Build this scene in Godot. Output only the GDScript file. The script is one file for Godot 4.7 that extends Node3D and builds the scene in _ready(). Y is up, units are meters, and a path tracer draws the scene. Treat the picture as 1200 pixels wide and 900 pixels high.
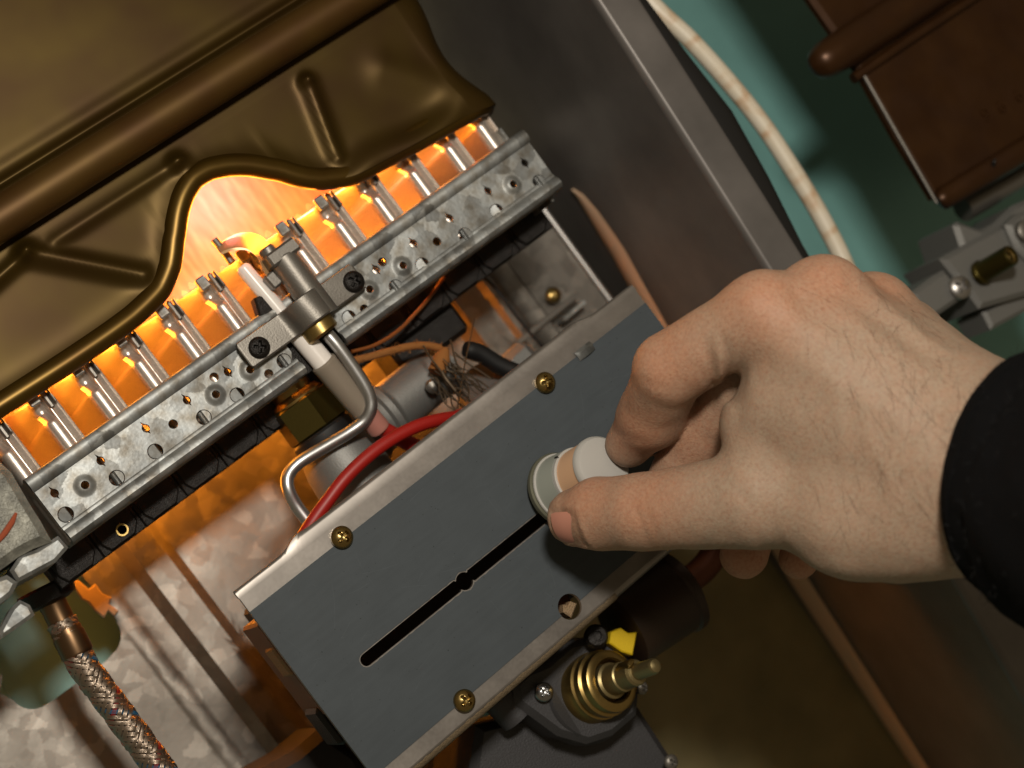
extends Node3D
# A gas water heater with its cover off, lit by its own burner and by a flash, and a hand turning the control knob.
# All shapes are worked out in millimetres (x along the burner, y up, z towards the viewer) and laid down in metres.
const MM := 0.001
var M := {}
var rng := RandomNumberGenerator.new()


# ---------------------------------------------------------------- shapes
class Shape:
	var p := PackedVector3Array()   # triangles, counter-clockwise from outside, in millimetres

	func tri(a: Vector3, b: Vector3, c: Vector3) -> void:
		p.append(a); p.append(b); p.append(c)

	func quad(a: Vector3, b: Vector3, c: Vector3, d: Vector3) -> void:
		tri(a, b, c); tri(a, c, d)

	func tri_from(a: Vector3, b: Vector3, c: Vector3, inside: Vector3) -> void:
		if (b - a).cross(c - a).dot((a + b + c) / 3.0 - inside) < 0.0:
			tri(a, c, b)
		else:
			tri(a, b, c)

	func quad_from(a: Vector3, b: Vector3, c: Vector3, d: Vector3, inside: Vector3) -> void:
		tri_from(a, b, c, inside); tri_from(a, c, d, inside)

	func grid(rows: Array, closed := false, flip := false) -> void:
		for i in rows.size() - 1:
			var a: PackedVector3Array = rows[i]
			var b: PackedVector3Array = rows[i + 1]
			var n := a.size()
			for j in (n if closed else n - 1):
				var k := (j + 1) % n
				if flip:
					quad(a[j], b[j], b[k], a[k])
				else:
					quad(a[j], a[k], b[k], b[j])

	func fan(ring: PackedVector3Array, flip := false) -> void:
		var c := Vector3.ZERO
		for v in ring: c += v
		c /= ring.size()
		for j in ring.size():
			var k := (j + 1) % ring.size()
			if flip: tri(c, ring[k], ring[j])
			else: tri(c, ring[j], ring[k])

	func tube(path: Array, radius, sides := 14, caps := true) -> void:
		var rows := []
		var n := path.size()
		var side := Vector3.ZERO
		for i in n:
			var t: Vector3 = (path[mini(i + 1, n - 1)] - path[maxi(i - 1, 0)]).normalized()
			if side == Vector3.ZERO:
				side = t.cross(Vector3(0.31, 0.2, 0.93)).normalized()
				if side.length() < 0.1: side = t.cross(Vector3.UP).normalized()
			side = (side - t * side.dot(t)).normalized()
			var up := t.cross(side)
			var r: float = radius[i] if radius is Array or radius is PackedFloat32Array else radius
			var ring := PackedVector3Array()
			for k in sides:
				var a := TAU * k / sides
				ring.append(path[i] + (side * cos(a) + up * sin(a)) * r)
			rows.append(ring)
		grid(rows, true)
		if caps:
			fan(rows[0], true); fan(rows[n - 1])

	func lathe(profile: Array, at: Vector3, axis: Vector3, sides := 40) -> void:   # profile: Vector2(radius, height)
		var z := axis.normalized()
		var x := z.cross(Vector3(0.2, 0.93, 0.31)).normalized()
		var y := z.cross(x)
		var rows := []
		for q in profile:
			var ring := PackedVector3Array()
			for k in sides:
				var a := TAU * k / sides
				ring.append(at + z * q.y + (x * cos(a) + y * sin(a)) * maxf(q.x, 0.0005))
			rows.append(ring)
		grid(rows, true)

	func box(c: Vector3, size: Vector3, bev := 0.5, b := Basis.IDENTITY) -> void:
		var h := size / 2.0
		bev = minf(bev, minf(h.x, minf(h.y, h.z)) * 0.9)
		var i := h - Vector3.ONE * bev
		for ax in 3:
			var u := (ax + 1) % 3
			var w := (ax + 2) % 3
			for s in [-1.0, 1.0]:
				var q := []
				for m in [[-1, -1], [1, -1], [1, 1], [-1, 1]]:
					var v := Vector3.ZERO
					v[ax] = s * h[ax]; v[u] = m[0] * i[u]; v[w] = m[1] * i[w]
					q.append(c + b * v)
				quad_from(q[0], q[1], q[2], q[3], c)
				for s2 in [-1.0, 1.0]:      # edges along w between face ax and face u
					var a0 := Vector3.ZERO
					a0[ax] = s * h[ax]; a0[u] = s2 * i[u]
					var a1 := Vector3.ZERO
					a1[ax] = s * i[ax]; a1[u] = s2 * h[u]
					var lo := Vector3.ZERO
					lo[w] = -i[w]
					quad_from(c + b * (a0 + lo), c + b * (a0 - lo), c + b * (a1 - lo), c + b * (a1 + lo), c)
		for sx in [-1.0, 1.0]:
			for sy in [-1.0, 1.0]:
				for sz in [-1.0, 1.0]:
					tri_from(c + b * Vector3(sx * h.x, sy * i.y, sz * i.z), c + b * Vector3(sx * i.x, sy * h.y, sz * i.z), c + b * Vector3(sx * i.x, sy * i.y, sz * h.z), c)

	func prism(poly: Array, z0: float, z1: float, bev := 0.6) -> void:   # an outline in x, y, front at z1, chamfered there
		var o := PackedVector2Array(poly)
		if Geometry2D.is_polygon_clockwise(o) : pass
		else: o.reverse()
		var area := 0.0
		for k in o.size():
			area += o[k].cross(o[(k + 1) % o.size()])
		if area < 0.0: o.reverse()
		var n := o.size()
		var inner := PackedVector2Array()
		for k in n:
			var e0 := (o[k] - o[(k + n - 1) % n]).normalized()
			var e1 := (o[(k + 1) % n] - o[k]).normalized()
			var m := (Vector2(-e0.y, e0.x) + Vector2(-e1.y, e1.x))
			m /= maxf(0.4, m.length_squared() / 2.0)
			inner.append(o[k] + m * bev)
		var tris := Geometry2D.triangulate_polygon(inner)
		for k in range(0, tris.size(), 3):
			var a := inner[tris[k]]
			var b := inner[tris[k + 1]]
			var c := inner[tris[k + 2]]
			if (b - a).cross(c - a) < 0.0:
				var t := b
				b = c; c = t
			tri(Vector3(a.x, a.y, z1), Vector3(b.x, b.y, z1), Vector3(c.x, c.y, z1))
			tri(Vector3(a.x, a.y, z0), Vector3(c.x, c.y, z0), Vector3(b.x, b.y, z0))
		for k in n:
			var j := (k + 1) % n
			quad(Vector3(o[k].x, o[k].y, z0), Vector3(o[j].x, o[j].y, z0), Vector3(o[j].x, o[j].y, z1 - bev), Vector3(o[k].x, o[k].y, z1 - bev))
			quad(Vector3(o[k].x, o[k].y, z1 - bev), Vector3(o[j].x, o[j].y, z1 - bev), Vector3(inner[j].x, inner[j].y, z1), Vector3(inner[k].x, inner[k].y, z1))

	func plate(outer: PackedVector2Array, holes: Array, z: float, thick: float, spacing: float, lift = null, more := PackedVector2Array()) -> void:
		# a sheet with holes, its front at z; lift(point) raises or dents it
		var pts := PackedVector2Array()
		for k in outer.size():
			var a := outer[k]
			var b := outer[(k + 1) % outer.size()]
			var m := maxi(1, int(a.distance_to(b) / spacing))
			for i in m: pts.append(a.lerp(b, float(i) / m))
		var rim := pts.duplicate()
		for h in holes: pts.append_array(h)
		pts.append_array(more)
		var lo := outer[0]
		var hi := outer[0]
		for q in outer:
			lo = lo.min(q); hi = hi.max(q)
		var cells := {}
		for q in pts: cells[Vector2i((q / spacing * 1.4).floor())] = true
		var y := lo.y + spacing / 2.0
		while y < hi.y:
			var x := lo.x + spacing / 2.0
			while x < hi.x:
				var q := Vector2(x + 0.13 * sin(y * 3.1), y + 0.13 * sin(x * 2.7))
				if not cells.has(Vector2i((q / spacing * 1.4).floor())) and Geometry2D.is_point_in_polygon(q, outer):
					pts.append(q)
				x += spacing
			y += spacing
		var at := func(q: Vector2, back: bool) -> Vector3:
			return Vector3(q.x, q.y, z - (thick if back else 0.0) + (lift.call(q) if lift != null else 0.0))
		var tris := Geometry2D.triangulate_delaunay(pts)
		for k in range(0, tris.size(), 3):
			var a := pts[tris[k]]
			var b := pts[tris[k + 1]]
			var c := pts[tris[k + 2]]
			var mid := (a + b + c) / 3.0
			if absf((b - a).cross(c - a)) < 1e-5 or not Geometry2D.is_point_in_polygon(mid, outer): continue
			var hole := false
			for h in holes:
				if Geometry2D.is_point_in_polygon(mid, h):
					hole = true
					break
			if hole: continue
			if (b - a).cross(c - a) < 0.0:
				var t := b
				b = c; c = t
			tri(at.call(a, false), at.call(b, false), at.call(c, false))
			tri(at.call(a, true), at.call(c, true), at.call(b, true))
		var loops := [rim]
		loops.append_array(holes)
		for w in loops.size():
			var l: PackedVector2Array = loops[w]
			var area := 0.0
			for k in l.size(): area += l[k].cross(l[(k + 1) % l.size()])
			for k in l.size():
				var a := l[k]
				var b := l[(k + 1) % l.size()]
				if (area > 0.0) == (w == 0):
					quad(at.call(a, true), at.call(b, true), at.call(b, false), at.call(a, false))
				else:
					quad(at.call(b, true), at.call(a, true), at.call(a, false), at.call(b, false))

	func mesh(origin := Vector3.ZERO, crease := 38.0) -> ArrayMesh:
		var n := p.size() / 3
		var face := PackedVector3Array()
		face.resize(n)
		var at := {}
		var ids := PackedInt32Array()
		ids.resize(p.size())
		var of: Array[PackedInt32Array] = []
		for t in n:
			face[t] = (p[t * 3 + 1] - p[t * 3]).cross(p[t * 3 + 2] - p[t * 3])
			for k in 3:
				var key := Vector3i((p[t * 3 + k] * 500.0).round())
				var id: int = at.get(key, -1)
				if id < 0:
					id = of.size()
					at[key] = id
					of.append(PackedInt32Array())
				ids[t * 3 + k] = id
				of[id].append(t)
		var lim := cos(deg_to_rad(crease))
		var unit := PackedVector3Array()
		unit.resize(n)
		for t in n: unit[t] = face[t].normalized()
		var vs := PackedVector3Array()
		var ns := PackedVector3Array()
		vs.resize(p.size()); ns.resize(p.size())
		for t in n:
			for k in 3:
				var s := Vector3.ZERO
				for o in of[ids[t * 3 + k]]:
					if unit[o].dot(unit[t]) >= lim: s += face[o]
				var slot := t * 3 + (0 if k == 0 else 3 - k)
				vs[slot] = (p[t * 3 + k] - origin) * 0.001
				ns[slot] = s.normalized() if s.length_squared() > 1e-20 else Vector3.UP
		var arr := []
		arr.resize(Mesh.ARRAY_MAX)
		arr[Mesh.ARRAY_VERTEX] = vs
		arr[Mesh.ARRAY_NORMAL] = ns
		var am := ArrayMesh.new()
		am.add_surface_from_arrays(Mesh.PRIMITIVE_TRIANGLES, arr)
		return am


func smooth_path(pts: Array, per := 6) -> Array:    # a Catmull-Rom curve through the points
	var out := []
	for i in pts.size() - 1:
		var a: Vector3 = pts[maxi(i - 1, 0)]
		var b: Vector3 = pts[i]
		var c: Vector3 = pts[i + 1]
		var d: Vector3 = pts[mini(i + 2, pts.size() - 1)]
		for k in per: out.append(b.cubic_interpolate(c, a, d, float(k) / per))
	out.append(pts[-1])
	return out


func circle(c: Vector2, r: float, n := 20) -> PackedVector2Array:
	var out := PackedVector2Array()
	for k in n: out.append(c + Vector2.from_angle(TAU * k / n) * r)
	return out


func seg(q: Vector2, a: Vector2, b: Vector2) -> float:
	return q.distance_to(Geometry2D.get_closest_point_to_segment(q, a, b))


# ---------------------------------------------------------------- nodes
func thing(called: String, label: String, category: String, at := Vector3.ZERO, group := "") -> Node3D:
	var o := Node3D.new()
	o.name = called
	add_child(o, true)
	o.position = at * MM
	o.set_meta("label", label); o.set_meta("category", category)
	if group: o.set_meta("group", group)
	return o


func part(called: String, s: Shape, m: Material, parent: Node3D, crease := 38.0, local := false) -> MeshInstance3D:
	var o := MeshInstance3D.new()
	o.name = called
	var origin := Vector3.ZERO
	var n: Node = parent
	while n != self and not local:
		origin += n.position / MM
		n = n.get_parent()
	o.mesh = s.mesh(origin, crease)
	o.material_override = m
	parent.add_child(o, true)
	return o


func single(called: String, label: String, category: String, s: Shape, m: Material, at := Vector3.ZERO, crease := 38.0, group := "") -> MeshInstance3D:
	var o := MeshInstance3D.new()
	o.name = called
	o.mesh = s.mesh(at, crease)
	o.material_override = m
	o.position = at * MM
	add_child(o, true)
	if category == "":
		o.set_meta("kind", "structure")
		if label: o.set_meta("label", label)
	else:
		o.set_meta("label", label); o.set_meta("category", category)
	if group: o.set_meta("group", group)
	return o


# ---------------------------------------------------------------- materials
func noise_tex(seed_: int, freq: float, lo: Color, hi: Color, kind := FastNoiseLite.TYPE_SIMPLEX_SMOOTH, octaves := 4, size := 512, mid = null, as_normal := 0.0) -> NoiseTexture2D:
	var f := FastNoiseLite.new()
	f.seed = seed_; f.noise_type = kind; f.frequency = freq
	f.fractal_octaves = octaves
	if kind == FastNoiseLite.TYPE_CELLULAR:
		f.fractal_type = FastNoiseLite.FRACTAL_NONE
		f.cellular_return_type = FastNoiseLite.RETURN_CELL_VALUE
		f.cellular_jitter = 1.0
		f.domain_warp_enabled = true
		f.domain_warp_amplitude = 22.0
		f.domain_warp_frequency = 0.02
	var t := NoiseTexture2D.new()
	t.width = size; t.height = size; t.seamless = true; t.noise = f
	if as_normal > 0.0:
		t.as_normal_map = true; t.bump_strength = as_normal
	else:
		var g := Gradient.new()
		g.set_color(0, lo); g.set_color(1, hi)
		if mid != null: g.add_point(0.5, mid)
		t.color_ramp = g
	return t


func mat(c: Color, metal := 0.0, rough := 0.5, tile_mm := 60.0) -> StandardMaterial3D:
	var m := StandardMaterial3D.new()
	m.albedo_color = c; m.metallic = metal; m.roughness = rough
	m.uv1_triplanar = true
	m.uv1_scale = Vector3.ONE * (1000.0 / tile_mm)
	return m


func textured(m: StandardMaterial3D, tex: Texture2D, rough_tex: Texture2D = null, bump: Texture2D = null, bump_mm := 0.1) -> StandardMaterial3D:
	if tex: m.albedo_texture = tex
	if rough_tex: m.roughness_texture = rough_tex
	if bump:
		m.heightmap_enabled = true; m.heightmap_texture = bump; m.heightmap_scale = bump_mm * 0.1
	return m


func worn_paint() -> ImageTexture:    # faint scratches, wipe marks and specks of the painted plate
	var n := 1024
	var im := Image.create(n, n, false, Image.FORMAT_RGB8)
	im.fill(g(0.93))
	var f := FastNoiseLite.new()
	f.seed = 41; f.frequency = 0.006; f.fractal_octaves = 4
	var f2 := FastNoiseLite.new()
	f2.seed = 42; f2.frequency = 0.02; f2.fractal_octaves = 2
	for y in range(0, n, 2):
		for x in range(0, n, 2):
			var v := 0.90 + 0.03 * f.get_noise_2d(x, y) + 0.02 * f2.get_noise_2d(x * 0.25, y * 2.0)
			im.fill_rect(Rect2i(x, y, 2, 2), Color(v, v, v * 0.995))
	var r := RandomNumberGenerator.new()
	r.seed = 43
	for k in 230:
		var p := Vector2(r.randf() * n, r.randf() * n)
		var d := Vector2.from_angle(r.randf_range(-0.5, 0.5) + (PI / 2 if r.randf() < 0.3 else 0.0))
		var bend := r.randf_range(-0.004, 0.004)
		var add := r.randf_range(-0.06, 0.12)
		for i in r.randi_range(10, 130):
			p += d
			d = d.rotated(bend)
			var x := posmod(int(p.x), n)
			var y := posmod(int(p.y), n)
			var c := im.get_pixel(x, y)
			im.set_pixel(x, y, Color(c.r + add, c.g + add, c.b + add))
	for k in 500:
		var x := r.randi() % (n - 3)
		var y := r.randi() % (n - 3)
		var v := r.randf_range(0.55, 1.0)
		im.fill_rect(Rect2i(x, y, r.randi_range(1, 3), r.randi_range(1, 3)), Color(v, v, v * 0.95))
	return ImageTexture.create_from_image(im)


func g(v: float) -> Color: return Color(v, v, v)


func make_materials() -> void:
	var spangle := noise_tex(3, 0.03, g(0.70), g(1.0), FastNoiseLite.TYPE_CELLULAR, 1, 512, g(0.88))
	var frost := noise_tex(6, 0.036, g(0.66), g(1.0), FastNoiseLite.TYPE_CELLULAR, 1, 512, g(0.84))
	var spangle_big := noise_tex(5, 0.036, g(0.86), g(1.0), FastNoiseLite.TYPE_CELLULAR, 1, 512, g(0.82))
	var grime := noise_tex(8, 0.012, g(0.55), g(1.0), FastNoiseLite.TYPE_SIMPLEX_SMOOTH, 5)
	var fine := noise_tex(9, 0.09, g(0.84), g(1.0), FastNoiseLite.TYPE_SIMPLEX_SMOOTH, 4)
	var bumps := noise_tex(10, 0.06, g(0.0), g(1.0), FastNoiseLite.TYPE_SIMPLEX_SMOOTH, 4)
	var soft_grime := noise_tex(18, 0.008, g(0.82), g(1.0), FastNoiseLite.TYPE_SIMPLEX_SMOOTH, 4)
	var soft := noise_tex(11, 0.008, g(0.0), g(1.0), FastNoiseLite.TYPE_SIMPLEX_SMOOTH, 3)
	var patina := noise_tex(12, 0.009, Color(0.38, 0.28, 0.16), Color(0.46, 0.39, 0.21), FastNoiseLite.TYPE_SIMPLEX_SMOOTH, 3, 512, Color(0.42, 0.34, 0.18))
	var patina2 := noise_tex(13, 0.010, Color(0.40, 0.25, 0.14), Color(0.48, 0.31, 0.14), FastNoiseLite.TYPE_SIMPLEX_SMOOTH, 5)
	M.galv = textured(mat(Color(0.70, 0.725, 0.735), 0.75, 0.60, 75), spangle, fine, bumps, 0.06)
	M.galv.detail_enabled = true
	M.galv.detail_blend_mode = BaseMaterial3D.BLEND_MODE_MUL
	M.galv.detail_albedo = noise_tex(19, 0.016, Color(0.76, 0.70, 0.63), g(1.0), FastNoiseLite.TYPE_SIMPLEX_SMOOTH, 5, 512, Color(0.95, 0.93, 0.91))
	M.galv_back = textured(mat(Color(0.58, 0.56, 0.53), 0.92, 0.56, 110), spangle_big, frost, bumps, 0.02)
	M.steel = textured(mat(Color(0.70, 0.69, 0.68), 0.95, 0.42, 40), fine, fine)
	M.bar = textured(mat(Color(0.84, 0.80, 0.76), 0.75, 0.42, 50), fine, fine, bumps, 0.03)
	M.copper = textured(mat(Color(0.61, 0.57, 0.32), 0.68, 0.46, 190), patina, null, null)
	M.copper_lip = textured(mat(Color(0.74, 0.69, 0.47), 0.75, 0.33, 190), patina, null, null)
	M.copper_pipe = textured(mat(Color(0.74, 0.66, 0.50), 0.6, 0.48, 150), patina, null, null)
	M.copper_old = textured(mat(Color(0.57, 0.57, 0.57), 0.55, 0.5, 140), patina2, grime, soft, 0.5)
	M.copper_in = textured(mat(Color(1, 1, 1), 0.3, 0.6, 90), noise_tex(14, 0.03, Color(0.80, 0.52, 0.47), Color(0.94, 0.70, 0.64), FastNoiseLite.TYPE_SIMPLEX_SMOOTH, 4, 512, Color(0.87, 0.60, 0.55)))
	M.copper_in.uv1_scale = Vector3(14, 3, 10)  # vertical streaks paint the blurred glow of the flames into the colour
	M.near_black = mat(Color(0.10, 0.09, 0.085), 0.2, 0.7)
	M.cast = textured(mat(Color(0.52, 0.52, 0.51), 0.6, 0.6, 30), fine, fine, bumps, 0.08)
	M.cast_dark = textured(mat(Color(0.27, 0.27, 0.28), 0.5, 0.6, 30), fine, fine, bumps, 0.08)
	M.cast_white = textured(mat(Color(0.62, 0.62, 0.58), 0.3, 0.6, 45), grime, fine, bumps, 0.3)
	M.iron = textured(mat(Color(0.50, 0.485, 0.46), 0.75, 0.5, 30), fine, fine, bumps, 0.04)
	M.blackened = textured(mat(Color(0.10, 0.085, 0.075), 0.5, 0.5, 20), fine, fine, bumps, 0.2)
	M.brass = textured(mat(Color(0.68, 0.58, 0.36), 1.0, 0.36, 30), fine, fine)
	M.brass_dull = textured(mat(Color(0.36, 0.32, 0.16), 0.95, 0.42, 30), fine, fine)
	M.brass_worn = textured(mat(Color(0.62, 0.56, 0.40), 0.9, 0.45, 30), fine, fine)
	M.screw = textured(mat(Color(0.62, 0.53, 0.33), 1.0, 0.30, 30), fine, fine)
	M.alu = textured(mat(Color(0.75, 0.75, 0.75), 0.95, 0.40, 25), fine, fine)
	M.paint = textured(mat(Color(0.29, 0.315, 0.335), 0.0, 0.6, 120), noise_tex(20, 0.01, g(0.90), g(1.0), FastNoiseLite.TYPE_SIMPLEX_SMOOTH, 5), fine)
	M.band = textured(mat(Color(0.58, 0.56, 0.54), 0.8, 0.42, 90), soft_grime, fine)
	M.dark_case = textured(mat(Color(0.435, 0.42, 0.41), 0.35, 0.46, 190), soft_grime, fine)
	M.paint.metallic_specular = 0.25
	M.dark_case.metallic_specular = 0.35
	M.olive = textured(mat(Color(0.56, 0.52, 0.37), 0.1, 0.55, 200), soft_grime, fine)
	M.wall = textured(mat(Color(0.46, 0.665, 0.655), 0.0, 0.6, 300), noise_tex(21, 0.006, g(0.86), g(1.0), FastNoiseLite.TYPE_SIMPLEX_SMOOTH, 6), fine, bumps, 0.05)
	M.paint.albedo_texture = worn_paint()
	M.cable = textured(mat(Color(0.82, 0.79, 0.73), 0.0, 0.42, 50), noise_tex(22, 0.007, Color(0.86, 0.72, 0.60), g(1.0), FastNoiseLite.TYPE_SIMPLEX_SMOOTH, 3, 512, Color(0.985, 0.975, 0.95)))
	M.white_plastic = mat(Color(0.64, 0.635, 0.62), 0.0, 0.38)
	M.grey_plastic = mat(Color(0.58, 0.60, 0.57), 0.0, 0.45)
	M.gold_foil = mat(Color(0.84, 0.68, 0.54), 0.1, 0.4)
	M.ceramic = mat(Color(0.86, 0.84, 0.82), 0.0, 0.25)
	M.sheath = mat(Color(0.55, 0.51, 0.46), 0.3, 0.35)
	M.pink = mat(Color(0.62, 0.42, 0.38), 0.0, 0.35)
	M.red = textured(mat(Color(0.62, 0.10, 0.07), 0.0, 0.48, 30), fine)
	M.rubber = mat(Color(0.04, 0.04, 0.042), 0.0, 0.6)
	M.yarn = mat(Color(0.52, 0.33, 0.14), 0.0, 0.9)
	M.strand = mat(Color(0.32, 0.27, 0.21), 0.6, 0.5)
	M.braid = textured(mat(Color(0.66, 0.60, 0.54), 0.95, 0.33, 20), fine)
	M.braid_red = mat(Color(0.45, 0.07, 0.06), 0.0, 0.5)
	M.braid_blue = mat(Color(0.10, 0.30, 0.42), 0.0, 0.5)
	M.yellow = textured(mat(Color(0.85, 0.72, 0.02), 0.0, 0.7, 20), fine)
	M.dirt = textured(mat(Color(0.42, 0.36, 0.27), 0.0, 0.9, 30), fine, fine, bumps, 0.4)
	M.dust = textured(mat(Color(0.6, 0.5, 0.38), 0.0, 0.9, 30), fine, fine, bumps, 0.5)
	M.chrome = mat(Color(0.6, 0.6, 0.6), 1.0, 0.25)
	var skin := textured(mat(Color(1, 1, 1), 0.0, 0.58, 26), noise_tex(30, 0.03, Color(0.84, 0.75, 0.72), g(1.0), FastNoiseLite.TYPE_SIMPLEX_SMOOTH, 4, 512, Color(0.96, 0.94, 0.93)), null, noise_tex(31, 0.05, g(0), g(1), FastNoiseLite.TYPE_SIMPLEX_SMOOTH, 5), 0.14)
	skin.metallic_specular = 0.4
	skin.vertex_color_use_as_albedo = true
	skin.subsurf_scatter_enabled = true
	skin.subsurf_scatter_strength = 0.06
	M.skin = skin
	M.nail = mat(Color(0.70, 0.49, 0.42), 0.0, 0.32)
	M.hair = mat(Color(0.27, 0.18, 0.12), 0.0, 0.6)
	var fleece := textured(mat(Color(0.055, 0.055, 0.06), 0.0, 0.95, 22), null, null, noise_tex(33, 0.08, g(0), g(1)), 0.8)
	fleece.metallic_specular = 0.2
	M.fleece = fleece
	M.fuzz = mat(Color(0.13, 0.13, 0.14), 0.0, 0.9)
	var fl := StandardMaterial3D.new()
	fl.albedo_color = Color(1.0, 0.75, 0.6, 0.06)
	fl.transparency = BaseMaterial3D.TRANSPARENCY_ALPHA
	fl.emission_enabled = true; fl.emission = Color(1.0, 0.62, 0.35); fl.emission_energy_multiplier = 4.0
	M.flame = fl


# ---------------------------------------------------------------- the scene
func _ready() -> void:
	rng.seed = 7
	# camera
	var cam := Camera3D.new()
	cam.name = "camera"
	add_child(cam)
	cam.transform = Transform3D(Basis(Vector3(0.727790, -0.594008, 0.342748), Vector3(0.563976, 0.802755, 0.193690), Vector3(-0.390196, 0.052336, 0.919243)), Vector3(-211.96, -37.50, 635.58) * MM)
	var lens := CameraAttributesPhysical.new()
	lens.frustum_focal_length = 56.8
	lens.frustum_focus_distance = 0.635
	lens.frustum_near = 0.01
	lens.frustum_far = 20.0
	lens.exposure_aperture = 7.5
	cam.attributes = lens
	cam.current = true
	# surroundings: a dim room, no sky
	var env := Environment.new()
	env.background_mode = Environment.BG_COLOR
	env.background_color = Color(0.44, 0.39, 0.31)
	env.tonemap_mode = Environment.TONE_MAPPER_LINEAR
	env.tonemap_exposure = 1.0
	env.sdfgi_enabled = true; env.ssao_enabled = true; env.ssil_enabled = true
	var we := WorldEnvironment.new()
	we.name = "surroundings"
	we.environment = env
	add_child(we)
	# the flash, held up and to the right of the lens
	var flash := AreaLight3D.new()
	flash.name = "flash_light"
	flash.light_color = Color(1.0, 0.96, 0.90)
	flash.light_energy = 0.47
	flash.area_size = Vector2(0.09, 0.07)
	flash.area_range = 4.0
	flash.shadow_enabled = true
	add_child(flash)
	var from := (Vector3(-211.96, -37.50, 635.58) + Vector3(0.727790, -0.594008, 0.342748) * 45.0 + Vector3(0.563976, 0.802755, 0.193690) * 250.0 + Vector3(-0.390196, 0.052336, 0.919243) * 10.0) * MM
	flash.look_at_from_position(from, Vector3(0.05, -0.06, 0.0), Vector3.UP)
	# the burning gas: light over the bars, plus an added low row between them
	for gap in 12:
		var fire := OmniLight3D.new()
		fire.name = "flame_and_fill_light"
		fire.light_color = Color(1.0, 0.61, 0.16)
		fire.light_energy = 0.0022
		fire.light_size = 0.006
		fire.omni_range = 1.5
		fire.omni_attenuation = 2.0
		fire.shadow_enabled = true
		fire.position = Vector3(-107.2 + 18.72 * gap + 8.4, 36, -34) * MM
		add_child(fire, true)
		var low_fill := fire.duplicate()  # added lamps with no flame of their own, to colour the back plate
		low_fill.light_energy = 0.0036 if gap < 7 else 0.0065
		low_fill.light_color = Color(1.0, 0.58, 0.15)
		low_fill.position = Vector3(-107.2 + 18.72 * gap + 8.4, -15 if gap < 7 else -10, -85 if gap < 7 else -70) * MM
		if gap < 10: add_child(low_fill, true)
	var hot_spot := OmniLight3D.new()  # added pinkish lamp near the back wall, makes its hot spot
	hot_spot.name = "flame_and_fill_light"
	hot_spot.light_color = Color(1.0, 0.58, 0.62)
	hot_spot.light_energy = 0.0032
	hot_spot.light_size = 0.012
	hot_spot.omni_range = 1.5
	hot_spot.omni_attenuation = 2.0
	hot_spot.shadow_enabled = true
	hot_spot.position = Vector3(45.64, 63.73, -88.00) * MM
	add_child(hot_spot, true)
	make_materials()
	build_setting()
	build_chamber()
	build_burner()
	build_pilot()
	build_gas_parts()
	build_panel()
	build_wires()
	build_hose()
	build_valve()
	build_second_heater()
	build_person()


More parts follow.
